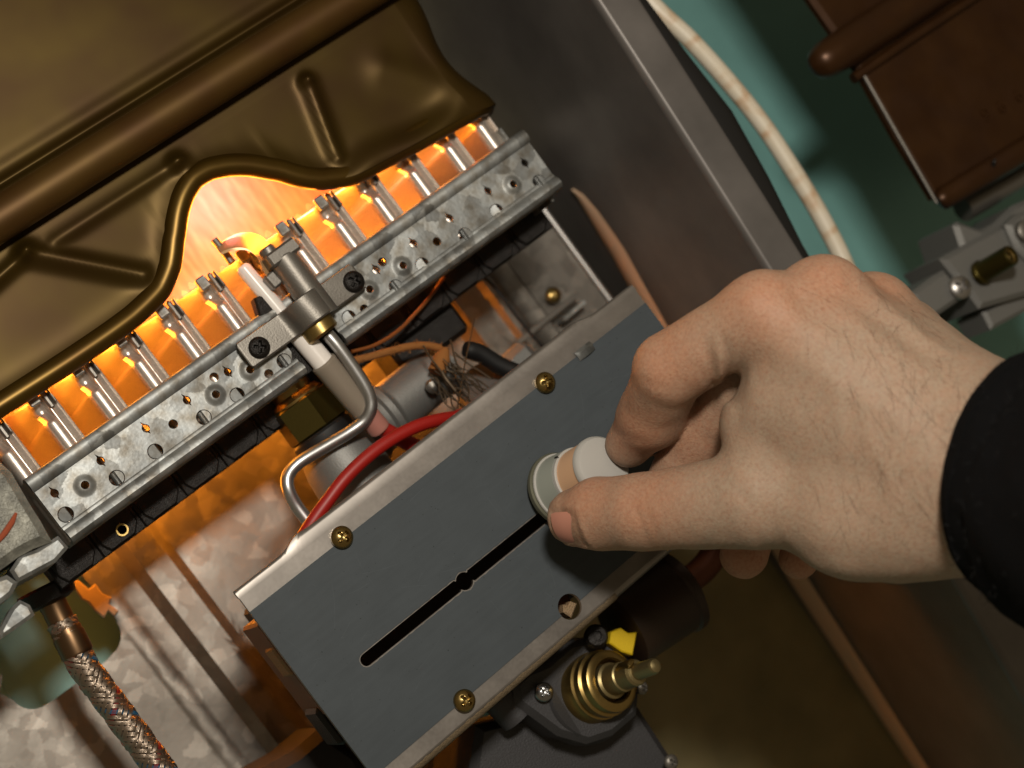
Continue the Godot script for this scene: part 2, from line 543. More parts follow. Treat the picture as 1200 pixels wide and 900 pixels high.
# ---------------------------------------------------------------- what stands behind
func build_setting() -> void:
	var s := Shape.new()
	s.box(Vector3(150, -50, -156), Vector3(2200, 1800, 8), 0.5)
	single("wall", "smooth teal painted wall behind the heaters", "", s, M.wall, Vector3(150, -50, -156))
	# the side of the case: one long bent sheet, its front edge folded outwards
	var case := thing("heater_case", "dark grey sheet metal side of the heater case with folded front edge", "case side", Vector3(176, -100, -60))
	var rows := []
	for i in 25:
		var y := 230.0 - 30.0 * i
		var e := 175.1 + 0.06 * (y - 27.0) - 0.0001 * (y - 27.0) * (y - 27.0)
		var b := 181.0 + 0.03 * (y + 24.0)
		var w := 17.5
		var pts := [Vector2(b, -151), Vector2(lerpf(b, e, 0.35), -100), Vector2(e, 17), Vector2(e + 0.4, 19), Vector2(e + 1.4, 20.2), Vector2(e + 2.6, 20.6), Vector2(e + w - 2.0, 20.6), Vector2(e + w, 19.6), Vector2(e + w + 0.6, 17), Vector2(b + w * 0.7, -151)]
		var ring := PackedVector3Array()
		for q in pts: ring.append(Vector3(q.x, y, q.y))
		rows.append(ring)
	s = Shape.new()
	s.grid(rows, true, true)
	part("side_sheet", s, M.dark_case, case, 50)
	s = Shape.new()
	s.box(Vector3(102, -100, -148.4), Vector3(158, 680, 2.0), 0.3)
	part("back_sheet", s, M.olive, case)
	var gap_shade := []  # added black strip in place of the shade between case and cable
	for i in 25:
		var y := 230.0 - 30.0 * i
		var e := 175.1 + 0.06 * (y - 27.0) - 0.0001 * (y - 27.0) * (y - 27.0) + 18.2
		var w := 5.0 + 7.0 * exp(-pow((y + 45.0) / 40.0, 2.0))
		gap_shade.append(PackedVector3Array([Vector3(e + 0.2, y, 6), Vector3(e + 0.2, y, 17.4), Vector3(e + w * 0.6, y, 17.0), Vector3(e + w * 0.92, y, 15.0), Vector3(e + w, y, 11), Vector3(e + w, y, 6)]))
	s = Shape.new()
	s.grid(gap_shade, true, true)
	part("gap_shade_strip", s, M.rubber, case, 60)
	# a tan strip along the back of that side
	var band := []
	for q in [[-26.0, -90.0, -89.5], [-31.0, -91.0, -84.0], [-41.0, -92.6, -81.0], [-61.0, -94.6, -80.0], [-82.0, -99.0, -84.0], [-140.0, -115.0, -94.0], [-237.0, -139.0, -115.0], [-300.0, -143.0, -119.0], [-356.0, -147.0, -124.0]]:
		var y: float = q[0]
		var e := 175.1 + 0.06 * (y - 27.0) - 0.0001 * (y - 27.0) * (y - 27.0)
		var b := 181.0 + 0.03 * (y + 24.0)
		var ring := PackedVector3Array()
		for k in 5:
			var z := lerpf(q[1], q[2], k / 4.0)
			var x := lerpf(lerpf(b, e, 0.35), b, (-100.0 - z) / 51.0) if z < -100.0 else lerpf(lerpf(b, e, 0.35), e, (z + 100.0) / 117.0)
			ring.append(Vector3(x - 0.5 - 1.0 * sin(PI * k / 4.0), y, z))
		band.append(ring)
	s = Shape.new()
	s.grid(band, false, true)
	part("tan_strip", s, mat(Color(0.80, 0.68, 0.57), 0.1, 0.55), case, 60)
	# galvanised back plate with a hole, two raised channels and a rolled edge
	var back := thing("back_plate", "galvanised steel back plate with frosty spangles and raised channels", "back plate", Vector3(0, -100, -100))
	var outer := PackedVector2Array([Vector2(-172, -230), Vector2(-20, -230), Vector2(-20, -150), Vector2(163, -150), Vector2(163, 8), Vector2(-172, 8)])
	var hole := PackedVector2Array()
	for c in [[Vector2(-107, -58), -90.0], [Vector2(-107, -22), 0.0], [Vector2(-138, -22), 90.0], [Vector2(-138, -58), 180.0]]:
		for k in 7: hole.append(c[0] + Vector2.from_angle(deg_to_rad(c[1] + 15.0 * k)) * 9.0)
	var lift := func(q: Vector2) -> float:
		var z := 6.0 * (smoothstep(-82.0, -77.5, q.x) - smoothstep(-67.0, -62.0, q.x))
		z += 1.2 * (smoothstep(-99.0, -96.0, q.x) - smoothstep(-93.0, -89.0, q.x))
		z += 9.0 * (smoothstep(94.0, 98.0, q.x) - smoothstep(129.0, 134.0, q.x)) + 3.0 * (smoothstep(111.0, 113.0, q.x) - smoothstep(117.0, 121.0, q.x))
		if q.x < 30.0: z += 0.5 * sin(q.x * 0.11 + 1.0) * sin(q.y * 0.07)
		return z
	var extra := PackedVector2Array()
	for x in [-82.0, -80.0, -77.5, -67.0, -64.5, -62.0, -99.0, -97.5, -96.0, -93.0, -91.0, -89.0, 94.0, 96.0, 98.0, 111.0, 113.0, 117.0, 119.0, 121.0, 129.0, 131.5, 134.0]:
		for k in 48:
			if x < -20.0 or k > 16: extra.append(Vector2(x, -229.0 + 4.9 * k))
	s = Shape.new()
	s.plate(outer, [hole], -100.0, 1.2, 5.0, lift, extra)
	part("sheet", s, M.galv_back, back, 50)
	s = Shape.new()
	s.tube([Vector3(163.6, 8, -100), Vector3(163.6, -150, -100)], 2.0, 12)
	part("rolled_edge", s, M.steel, back, 60)
	s = Shape.new()
	s.box(Vector3(127, -65.5, -88.5), Vector3(40, 2.6, 1.2), 0.3, Basis(Vector3.BACK, 0.03))
	part("cross_strap", s, M.iron, back)
	s = Shape.new()
	s.box(Vector3(141, -70, -93.0), Vector3(14, 2.0, 8), 0.3, Basis(Vector3.BACK, 0.05))
	part("strap_tab", s, M.galv, back)
	s = screw_shape(Vector3(139.65, -58.98, -95.00), 3.7, Vector3(-0.1, 0.05, 1), 0.4)
	part("screw", s, M.brass, back, 30)
	# an added ragged piece standing in for orange light falling beside the hole
	s = Shape.new()
	var scrap := []
	for q in [Vector3(-103.09, -34.35, -97.00), Vector3(-100.33, -35.60, -97.00), Vector3(-99.17, -40.70, -97.00), Vector3(-95.86, -40.69, -97.00), Vector3(-95.96, -45.27, -97.00), Vector3(-94.06, -48.85, -97.00), Vector3(-96.46, -50.40, -97.00), Vector3(-95.16, -54.79, -97.00), Vector3(-97.68, -55.39, -97.00), Vector3(-98.33, -52.36, -97.00), Vector3(-101.24, -53.50, -97.00), Vector3(-102.27, -49.32, -97.00), Vector3(-102.37, -45.02, -97.00), Vector3(-103.67, -42.34, -97.00)]: scrap.append(Vector2(q.x, q.y))
	s.prism(scrap, -98.6, -96.6, 0.5)
	single("added_light_patch", "ragged added piece standing in for orange light on the back plate beside its hole", "gasket", s, mat(Color(0.50, 0.43, 0.34), 0.0, 0.9), Vector3(-99.44, -44.62, -98.00))


# a round screw head with a real cross recess
func screw_shape(at: Vector3, r: float, axis: Vector3, turn := 0.0, flat := 0.62) -> Shape:
	var s := Shape.new()
	var z := axis.normalized()
	var x := z.cross(Vector3.UP).normalized().rotated(z, turn)
	var y := z.cross(x)
	var rows := []
	var n := 48
	for i in 17:
		var t := float(i) / 16.0
		var ring := PackedVector3Array()
		for k in n:
			var a := TAU * k / n
			var d := t * r
			var q := Vector2.from_angle(a) * d
			var h := sqrt(maxf(0.0, 1.0 - t * t * 0.93)) * r * flat
			var u := minf(maxf(absf(q.x) / (r * 0.13), absf(q.y) / (r * 0.56)), maxf(absf(q.y) / (r * 0.13), absf(q.x) / (r * 0.56)))
			h -= r * 0.42 * (1.0 - smoothstep(0.8, 1.15, u)) * (1.0 - 0.6 * t)
			ring.append(at + x * q.x + y * q.y + z * h)
		rows.append(ring)
	var skirt := PackedVector3Array()
	for k in n:
		var a := TAU * k / n
		skirt.append(at + (x * cos(a) + y * sin(a)) * r * 0.97 - z * r * 0.15)
	rows.append(skirt)
	s.grid(rows, true, true)
	return s


# ---------------------------------------------------------------- the copper chamber over the burner
var lip: Array = [Vector2(-200, 24), Vector2(-150, 24.2), Vector2(-104.5, 24), Vector2(-69.8, 23.2), Vector2(-45, 23.6), Vector2(-30.7, 26.1), Vector2(-22.5, 31), Vector2(-16.5, 37.4), Vector2(-7, 46.5), Vector2(1, 51.2), Vector2(6.5, 52.2), Vector2(13, 51), Vector2(23, 46), Vector2(32.9, 37.7), Vector2(39, 30.8), Vector2(44.5, 26.4), Vector2(55.2, 21.6), Vector2(70, 19.8), Vector2(84.7, 18.4), Vector2(105, 16.8), Vector2(116, 15.6)]


func lip_y(x: float) -> float:
	for k in lip.size() - 1:
		if x <= lip[k + 1].x:
			var a: Vector2 = lip[maxi(k - 1, 0)]
			var b: Vector2 = lip[k]
			var c: Vector2 = lip[k + 1]
			var d: Vector2 = lip[mini(k + 2, lip.size() - 1)]
			return b.cubic_interpolate(c, a, d, clampf((x - b.x) / (c.x - b.x), 0.0, 1.0)).y
	return lip[-1].y


func sheet_lift(q: Vector2) -> float:   # the stamped ribs and dents of the front sheet
	var z := 0.11 * minf(0.0, q.y - 68.0)
	var rise := (lip_y(q.x + 1.0) - lip_y(q.x - 1.0)) / 2.0
	z += 3.2 * exp(-pow((q.y - lip_y(q.x) - 2.0) / sqrt(1.0 + rise * rise) / 7.0, 2.0))
	z += 3.4 * exp(-pow(seg(q, Vector2(-62, 66), Vector2(-33, 38)) / 3.4, 2.0))
	z += 3.0 * exp(-pow(seg(q, Vector2(62, 63), Vector2(54.5, 34)) / 3.0, 2.0))
	z += 1.5 * exp(-pow(seg(q, Vector2(-52, 64.5), Vector2(3, 64.5)) / 2.6, 2.0))
	z += 2.6 * exp(-pow(q.distance_to(Vector2(1.2, 64.6)) / 2.6, 2.0))
	z += 2.2 * exp(-pow(q.distance_to(Vector2(61.8, 64.2)) / 2.2, 2.0))
	z += 2.4 * exp(-pow(q.distance_to(Vector2(-62.5, 67.5)) / 2.6, 2.0))
	z += 2.2 * exp(-pow(seg(q, Vector2(-120, 58), Vector2(-64, 66)) / 2.4, 2.0))
	z += 1.0 * exp(-pow(seg(q, Vector2(2, 64), Vector2(4, 58)) / 3.6, 2.0))
	z += 0.3 * sin(q.x * 0.045 + 0.6) * sin(q.y * 0.06 + 0.4)
	if q.x > 40.0:
		z += 3.0 * smoothstep(40.0, 66.0, q.x) * exp(-pow((q.y - 24.0 - 2.4 * sin(q.x * 0.12)) / 7.0, 2.0))
		z += 1.6 * exp(-pow(seg(q, Vector2(92, 52), Vector2(112, 30)) / 7.0, 2.0))
	z += 2.0 * exp(-pow((q.y - 91.5) / 1.6, 2.0)) - 1.0 * exp(-pow((q.y - 96.0) / 3.0, 2.0))
	return z


func build_chamber() -> void:
	var o := thing("copper_chamber", "browned copper combustion chamber with arched lip and stamped ribs", "combustion chamber", Vector3(0, 30, -50))
	var xs := []
	var k := -200.0
	while k < 111.0:
		xs.append([k, 0.0]); k += 1.5
	for i in 8:
		var a := PI / 2 * i / 7.0
		xs.append([111.0 + 12.0 * sin(a), -12.0 * (1.0 - cos(a))])
	for z in [-25.0, -45.0, -75.0, -114.0]: xs.append([123.5, z])
	var rows := []
	var n := 130
	for j in n + 1:
		var ring := PackedVector3Array()
		for c in xs:
			var x: float = c[0]
			var bottom: float = lip_y(minf(x, 116.0)) + 3.0
			var t := float(j) / n
			var y := lerpf(bottom, 66.0, t / 0.5) if t < 0.5 else (lerpf(66.0, 104.0, (t - 0.5) / 0.4) if t < 0.9 else lerpf(104.0, 175.0, (t - 0.9) / 0.1))
			var edge := smoothstep(108.0, 120.0, x)
			var bulge := edge * (3.2 * exp(-pow((y - 19.0) / 9.0, 2.0)) - 2.6 * exp(-pow((y - 44.0) / 12.0, 2.0)) + 2.2 * smoothstep(50.0, 70.0, y))
			ring.append(Vector3(x + bulge, y - 1.5 * edge * (1.0 - t), 4.0 + c[1] + sheet_lift(Vector2(minf(x, 116.0), y)) * (1.0 - edge * 0.6)))
		rows.append(ring)
	var s := Shape.new()
	s.grid(rows)
	part("front_sheet", s, M.copper, o, 180)
	# the rolled lip
	var path := []
	var x := -200.0
	while x < 112.0:
		path.append(Vector3(x, lip_y(x) + 4.2, 4.2 + 0.11 * minf(0.0, lip_y(x) - 60.0))); x += 1.6
	for i in 7:
		var a := PI / 2 * (i + 1) / 7.0
		path.append(Vector3(112.0 + 11.5 * sin(a), lip_y(112.0) + 4.2 - 1.2 * i / 7.0, -0.6 - 11.5 * (1.0 - cos(a))))
	for z in [-25.0, -60.0, -112.0]: path.append(Vector3(123.8, lip_y(116.0) + 3.0, z))
	rows = []
	for i in path.size():
		var t: Vector3 = (path[mini(i + 1, path.size() - 1)] - path[maxi(i - 1, 0)]).normalized()
		var up := Vector3(0, 0, 1).cross(t).normalized() if absf(t.z) < 0.9 else Vector3.UP
		var outw := t.cross(up).normalized()
		var fat := 1.0 + 0.5 * smoothstep(44.0, 75.0, path[i].x)
		var ring := PackedVector3Array()
		for m in 20:
			var a := TAU * m / 20.0
			ring.append(path[i] + up * (cos(a) * (4.6 * fat if cos(a) > 0.0 else 4.0)) + outw * sin(a) * 3.8)
		rows.append(ring)
	s = Shape.new()
	s.grid(rows, true)
	part("rolled_lip", s, M.copper_lip, o, 180)
	# the water pipe soldered across the front
	s = Shape.new()
	s.tube([Vector3(-200, 79.8, 12.5), Vector3(-100, 79.9, 12.5), Vector3(-50, 79.8, 12.6), Vector3(0, 79.7, 12.5), Vector3(60, 79.5, 12.4), Vector3(128, 78.6, 12.3)], 7.6, 28)
	part("water_pipe", s, M.copper_pipe, o, 60)
	# inside: back, ends and fins
	s = Shape.new()
	s.box(Vector3(-38, 85, -116), Vector3(330, 180, 2), 0.3)
	part("back_wall", s, M.copper_in, o)
	s = Shape.new()
	s.box(Vector3(116.0, 90, -60), Vector3(1.5, 140, 112), 0.3)
	part("end_wall", s, M.copper_in, o)
	s = Shape.new()
	s.box(Vector3(-202, 90, -58), Vector3(1.5, 150, 116), 0.3)
	part("end_wall", s, M.copper_in, o)
	s = Shape.new()
	s.box(Vector3(-40, 150, -56), Vector3(322, 2, 114), 0.3)
	part("fin_block", s, M.near_black, o)
	# flames standing on the bars
	s = Shape.new()
	for b in 13:
		for f in 7:
			var base := Vector3(-108.0 + 18.72 * b + rng.randf_range(-1, 1), 26.0 + 0.1 * f, -20.0 - 12.0 * f)
			var h := rng.randf_range(2.4, 3.4)
			s.lathe([Vector2(0, 0), Vector2(1.2, h * 0.12), Vector2(1.5, h * 0.3), Vector2(1.1, h * 0.55), Vector2(0.6, h * 0.85), Vector2(0, h)], base, Vector3(rng.randf_range(-0.1, 0.1), 1, 0.05), 8)
	var fl := single("gas_flames", "pale orange gas flames burning on the burner bars inside the chamber", "flames", s, M.flame, Vector3(0, 26, -60), 180)
	fl.set_meta("kind", "stuff")


# ---------------------------------------------------------------- burner
func bar_shape() -> Shape:
	var s := Shape.new()
	var rows := []
	#            y     left  rib_x rib_z rib_r flange  back-slope
	var levels := [[-24.0, -3.0, 0.0, 0.0, 2.6, 1.0, 0.0], [12.8, -3.0, 0.0, 0.0, 2.6, 1.0, 0.0], [14.0, -2.9, 0.0, -0.2, 2.5, 1.0, 0.0], [15.0, -2.6, 0.2, -1.0, 2.3, 1.0, 0.0], [15.8, -2.3, 0.3, -2.4, 2.0, 1.0, 0.0],
		[17.8, -2.3, 0.3, -5.0, 2.0, 1.0, 0.0], [18.4, -2.3, 0.3, -5.8, 2.0, 1.0, 0.3], [19.4, -2.8, 0.0, -6.0, 2.4, 1.0, 0.6], [22.0, -2.8, 0.0, -5.0, 2.4, 1.0, 0.8], [23.4, -2.7, 0.0, -4.0, 2.3, 0.9, 1.0], [23.9, -2.2, 0.2, -4.0, 1.8, 0.6, 1.0]]
	for l in levels:
		var y: float = l[0]
		var q := [Vector2(l[1], -104), Vector2(l[1], -52), Vector2(l[1], l[3] - l[4] - 1.0)]
		for k in 9:
			var a := PI - PI * 0.86 * k / 8.0
			q.append(Vector2(l[2] + cos(a) * l[4], l[3] - l[4] + sin(a) * l[4]))
		var w: float = l[5]
		q.append(Vector2(2.7, -2.8)); q.append(Vector2(3.0, -2.8)); q.append(Vector2(5.5 * w + 0.2, -4.6)); q.append(Vector2(5.7 * w + 0.3, -3.4)); q.append(Vector2(6.1 * w + 0.2, -3.2)); q.append(Vector2(6.5 * w, -3.4)); q.append(Vector2(6.6 * w, -5.6)); q.append(Vector2(6.0 * w, -6.2)); q.append(Vector2(3.2, -6.6)); q.append(Vector2(2.8, -52)); q.append(Vector2(2.8, -104))
		var ring := PackedVector3Array()
		for v in q: ring.append(Vector3(v.x, y + l[6] * 0.1 * maxf(0.0, -v.y), v.y))
		rows.append(ring)
	s.grid(rows, true)
	s.fan(rows[0], true)
	# top: closed between the two side walls
	var top: PackedVector3Array = rows[-1]
	var m := top.size()
	for i in m / 2 - 1:
		s.quad(top[i], top[m - 1 - i], top[m - 2 - i], top[i + 1])
	return s


func build_burner() -> void:
	var o := thing("burner", "row of steel burner bars glowing orange behind a perforated galvanised rail", "burner", Vector3(0, 0, 0))
	var shape := bar_shape()
	var mesh := shape.mesh(Vector3.ZERO, 30)
	var tab := Shape.new()
	tab.box(Vector3(-0.7, 24.4, -1.6), Vector3(4.2, 5.0, 2.6), 0.5)
	var tab_mesh := tab.mesh()
	var slit := Shape.new()
	slit.box(Vector3(3.6, 22.2, -3.0), Vector3(2.0, 8.4, 2.2), 0.6)
	slit.box(Vector3(5.6, 22.6, -2.6), Vector3(1.0, 7.0, 2.4), 0.4)
	var slit_mesh := slit.mesh()
	for k in 13:
		var bar := MeshInstance3D.new()
		bar.name = "burner_bar"
		bar.mesh = mesh
		bar.material_override = M.bar
		bar.position = Vector3(-107.2 + 18.72 * k, 0, -5.0) * MM
		if k == 12: bar.position.x -= 0.002
		o.add_child(bar, true)
		if k == 12: continue
		var t := MeshInstance3D.new()
		t.name = "locating_tab"; t.mesh = tab_mesh; t.material_override = M.galv
		bar.add_child(t, true)
		t = MeshInstance3D.new()
		t.name = "seam_clip"; t.mesh = slit_mesh; t.material_override = M.iron
		bar.add_child(t, true)
	# the perforated rail, in two pieces either side of the pilot
	var tears_l := [Vector2(0, 0)]
	rail(o, -109.0, -5.0, [Vector2(-103.76, -6.94), Vector2(-84.42, -7.04), Vector2(-64.85, -6.97), Vector2(-46.97, -7.25), Vector2(-28.71, -7.53)], [Vector2(-94.05, -10.75), Vector2(-37.61, -11.58), Vector2(-21.95, -11.49)], [Vector2(-56.12, -11.32), Vector2(-33.90, -6.19), Vector2(-16.81, -16.62)], [Vector2(-83.50, -15.13), Vector2(-67.12, -15.46), Vector2(-45.74, -15.70), Vector2(-31.05, -16.21), Vector2(-9.24, -16.11), Vector2(-105.14, -15.10)], [1, 0, 1, 0, 1, 0])
	rail(o, 14.0, 125.0, [Vector2(41.11, -8.53), Vector2(59.69, -8.53), Vector2(78.06, -8.74), Vector2(98.00, -8.90), Vector2(118.11, -8.26)], [Vector2(50.27, -13.07), Vector2(107.86, -12.39), Vector2(33.72, -13.08)], [Vector2(44.90, -7.49), Vector2(27.89, -17.82), Vector2(67.92, -13.17)], [Vector2(57.43, -17.05), Vector2(43.37, -18.00), Vector2(20.99, -17.06), Vector2(79.11, -17.32), Vector2(95.95, -16.97), Vector2(118.37, -17.52)], [0, 1, 0, 1, 0, 1])
	var s := Shape.new()
	profile_strip(s, [Vector2(2.6, -5), Vector2(3.0, -2.5), Vector2(3.0, 0.2), Vector2(2.2, 1.7), Vector2(0.6, 2.3), Vector2(-1.2, 2.0), Vector2(-2.4, 1.0), Vector2(-2.8, 0.0), Vector2(-2.8, -1.2), Vector2(1.2, -1.2)], -109.4, 125.4)
	part("rail_lip", s, M.galv, o, 50)
	s = Shape.new()
	s.box(Vector3(4.5, -15, -3.6), Vector3(22, 20, 1.2), 0.3)
	part("added_gap_plate", s, M.blackened, o)  # added dark plate, hides the brightly lit bars behind the pilot
	s = Shape.new()
	s.box(Vector3(6, -15.2, -10.4), Vector3(228, 15.4, 1.2), 0.3)
	part("added_baffle", s, M.cast_white, o)  # added baffle behind the rail, keeps the glow out of its holes
	# below: the dark front of the bars' feet, one nozzle plate to a bar
	for k in 13:
		s = Shape.new()
		var c := Vector3(-108.0 + 18.72 * k, -29.5, -26)
		s.prism([Vector2(c.x - 9.35, -35), Vector2(c.x + 9.3, -35), Vector2(c.x + 9.3, -23), Vector2(c.x - 9.35, -23)], -40, -27.5, 0.4)
		part("foot", s, M.blackened, o)
		s = Shape.new()
		s.prism([Vector2(c.x - 6.0, -34.4), Vector2(c.x + 4.4, -34.4), Vector2(c.x + 7.8, -31), Vector2(c.x + 7.8, -24), Vector2(c.x - 7.8, -24), Vector2(c.x - 7.8, -31)], -27.4, -26.0, 0.5)
		part("nozzle_plate", s, M.blackened, o)
	s = Shape.new()
	s.lathe([Vector2(0, -0.4), Vector2(1.6, -0.4), Vector2(1.7, 0.6), Vector2(2.3, 0.6), Vector2(2.4, 0)], Vector3(-88.18, -30.51, -25.60), Vector3.BACK, 20)
	part("brass_jet", s, M.brass, o)
	s = Shape.new()
	s.box(Vector3(121.6, -9, -58), Vector3(1.4, 36, 104), 0.4)
	part("added_end_baffle", s, M.galv, o)  # added to stop the burner glow from reaching the case side
	# the cast block at the left end
	var e := thing("end_casting", "pale rough casting with an orange scratch at the left end of the rail", "casting", Vector3(-122.50, -9.91, 10.00))
	s = Shape.new()
	s.prism([Vector2(-117.51, 35.06), Vector2(-114.75, 14.70), Vector2(-113.25, 6.51), Vector2(-114.66, -5.26), Vector2(-115.39, -13.27), Vector2(-116.44, -20.32), Vector2(-122.65, -18.51), Vector2(-128.27, -17.83), Vector2(-135.70, -17.86), Vector2(-153.74, -15.33)], -30, 16, 3.0)
	part("block", s, M.cast_white, e)
	s = Shape.new()
	s.prism([Vector2(-132.85, -19.77), Vector2(-127.22, -17.63), Vector2(-121.64, -19.34), Vector2(-113.38, -19.82), Vector2(-113.08, -25.06), Vector2(-119.30, -26.46), Vector2(-133.21, -24.45)], -20, 13, 1.2)
	part("lug", s, M.galv, e)
	s = Shape.new()
	s.prism([Vector2(-147.47, -16.18), Vector2(-134.47, -20.42), Vector2(-133.13, -24.64), Vector2(-136.98, -26.67), Vector2(-141.83, -26.85), Vector2(-154.00, -25.23)], -20, 14, 1.5)
	part("lower_lug", s, M.galv, e)
	s = Shape.new()
	s.prism([Vector2(-146.35, -33.62), Vector2(-139.00, -30.03), Vector2(-135.15, -29.42), Vector2(-133.52, -32.81), Vector2(-134.21, -36.58), Vector2(-140.32, -36.51), Vector2(-147.57, -36.22)], -10, 6, 1.2)
	part("clip_plate", s, M.galv, e)
	s = Shape.new()
	s.tube([Vector3(-120.46, -5.66, 16.40), Vector3(-123.40, -7.37, 16.40), Vector3(-127.15, -8.82, 16.40), Vector3(-130.56, -9.80, 16.40)], [0.5, 1.0, 1.1, 0.8], 8)
	part("orange_scratch", s, mat(Color(0.55, 0.25, 0.13), 0.0, 0.8), e)


func profile_strip(s: Shape, prof: Array, x0: float, x1: float) -> void:   # an outline in (y, z) drawn along x
	var a := PackedVector3Array()
	var b := PackedVector3Array()
	for q in prof:
		a.append(Vector3(x0, q.x, q.y)); b.append(Vector3(x1, q.x, q.y))
	var area := 0.0
	for k in prof.size(): area += prof[k].cross(prof[(k + 1) % prof.size()])
	s.grid([a, b], true, area > 0.0)
	var c := PackedVector2Array(prof)
	var tris := Geometry2D.triangulate_polygon(c)
	for k in range(0, tris.size(), 3):
		for side in 2:
			var ring := a if side == 0 else b
			var nrm := (ring[tris[k + 1]] - ring[tris[k]]).cross(ring[tris[k + 2]] - ring[tris[k]])
			if (nrm.x > 0.0) == (side == 1): s.tri(ring[tris[k]], ring[tris[k + 1]], ring[tris[k + 2]])
			else: s.tri(ring[tris[k]], ring[tris[k + 2]], ring[tris[k + 1]])


func rail(o: Node3D, x0: float, x1: float, tears: Array, rings: Array, plain: Array, discs: Array, curled: Array) -> void:
	var holes := []
	var more := PackedVector2Array()
	for c in tears:      # a small round hole with a slit up and a slit down
		var h := PackedVector2Array()
		for k in 24:
			var a := TAU * k / 24.0
			var q := Vector2(cos(a) * 1.45, sin(a) * 1.6)
			if k == 6: q = Vector2(-0.35, 3.2)
			if k == 5 or k == 7: q.y = 1.7
			if k == 18: q = Vector2(0.3, -2.6)
			h.append(c + q)
		holes.append(h)
	for c in plain: holes.append(circle(c, 1.75, 20))
	for c in rings:
		holes.append(circle(c, 1.5, 20))
		for r in [2.0, 2.5, 3.1, 3.8, 4.4]: more.append_array(circle(c, r, 24))
	for c in discs: holes.append(circle(c, 2.85, 28))
	var chamfer := 3.0
	var outer := PackedVector2Array([Vector2(x0, -2.6), Vector2(x0, -18.0), Vector2(x1 - (2.0 if x1 < 0.0 else 0.0), -18.0), Vector2(x1, -15.0 if x1 < 0.0 else -18.0), Vector2(x1, -2.6)])
	var lift := func(q: Vector2) -> float:
		var z := 0.0
		for c in rings:
			var d: float = q.distance_to(c)
			z += 1.5 * (1.0 - smoothstep(1.5, 4.2, d))
		return z
	var s := Shape.new()
	s.plate(outer, holes, 0.0, 1.6, 2.6, lift, more)
	part("rail_plate", s, M.galv, o, 30)
	s = Shape.new()
	profile_strip(s, [Vector2(-17.8, -1.0), Vector2(-17.8, 0.02), Vector2(-18.4, 0.5), Vector2(-19.2, 0.5), Vector2(-19.8, 1.2), Vector2(-21.0, 2.4), Vector2(-22.6, 2.6), Vector2(-24.0, 1.6), Vector2(-24.8, -0.5), Vector2(-25.0, -14.0), Vector2(-24.0, -14.0), Vector2(-23.6, -0.6), Vector2(-20.0, -0.6)], x0, x1 - (0.0 if x1 < 0.0 else 0.0))
	part("lower_fold", s, M.galv, o, 40)
	for k in discs.size():
		var c: Vector2 = discs[k]
		s = Shape.new()
		if curled[k]:      # a tab curled into a small roll, with its round end lying flat
			var rows := []
			for i in 12:
				var a := -0.5 + PI * 1.05 * i / 11.0
				var h := 2.3
				rows.append(PackedVector3Array([Vector3(c.x - 0.5 - cos(a) * 1.15, c.y - h, -0.2 + sin(a) * 1.2), Vector3(c.x - 0.5 - cos(a) * 1.15, c.y + h, -0.2 + sin(a) * 1.2)]))
			s.grid(rows)
			s.grid(rows, false, true)
			var half := []
			for i in 15: half.append(c + Vector2.from_angle(-PI * 0.46 + PI * 0.92 * i / 14.0) * 2.6)
			s.prism(half, -0.9, 0.25, 0.15)
		else:              # a half-pressed disc, turned a little out of the sheet
			var half := PackedVector2Array()
			for i in 20: half.append(Vector2.from_angle(PI * 0.36 + PI * 1.3 * i / 19.0) * 2.6)
			var f := Shape.new()
			f.prism(half, -0.7, 0.1, 0.15)
			var b := Basis(Vector3.UP, -0.35)
			for v in f.p: s.p.append(b * v + Vector3(c.x, c.y, 0.0))
		part("pressed_tab", s, M.galv, o, 40)


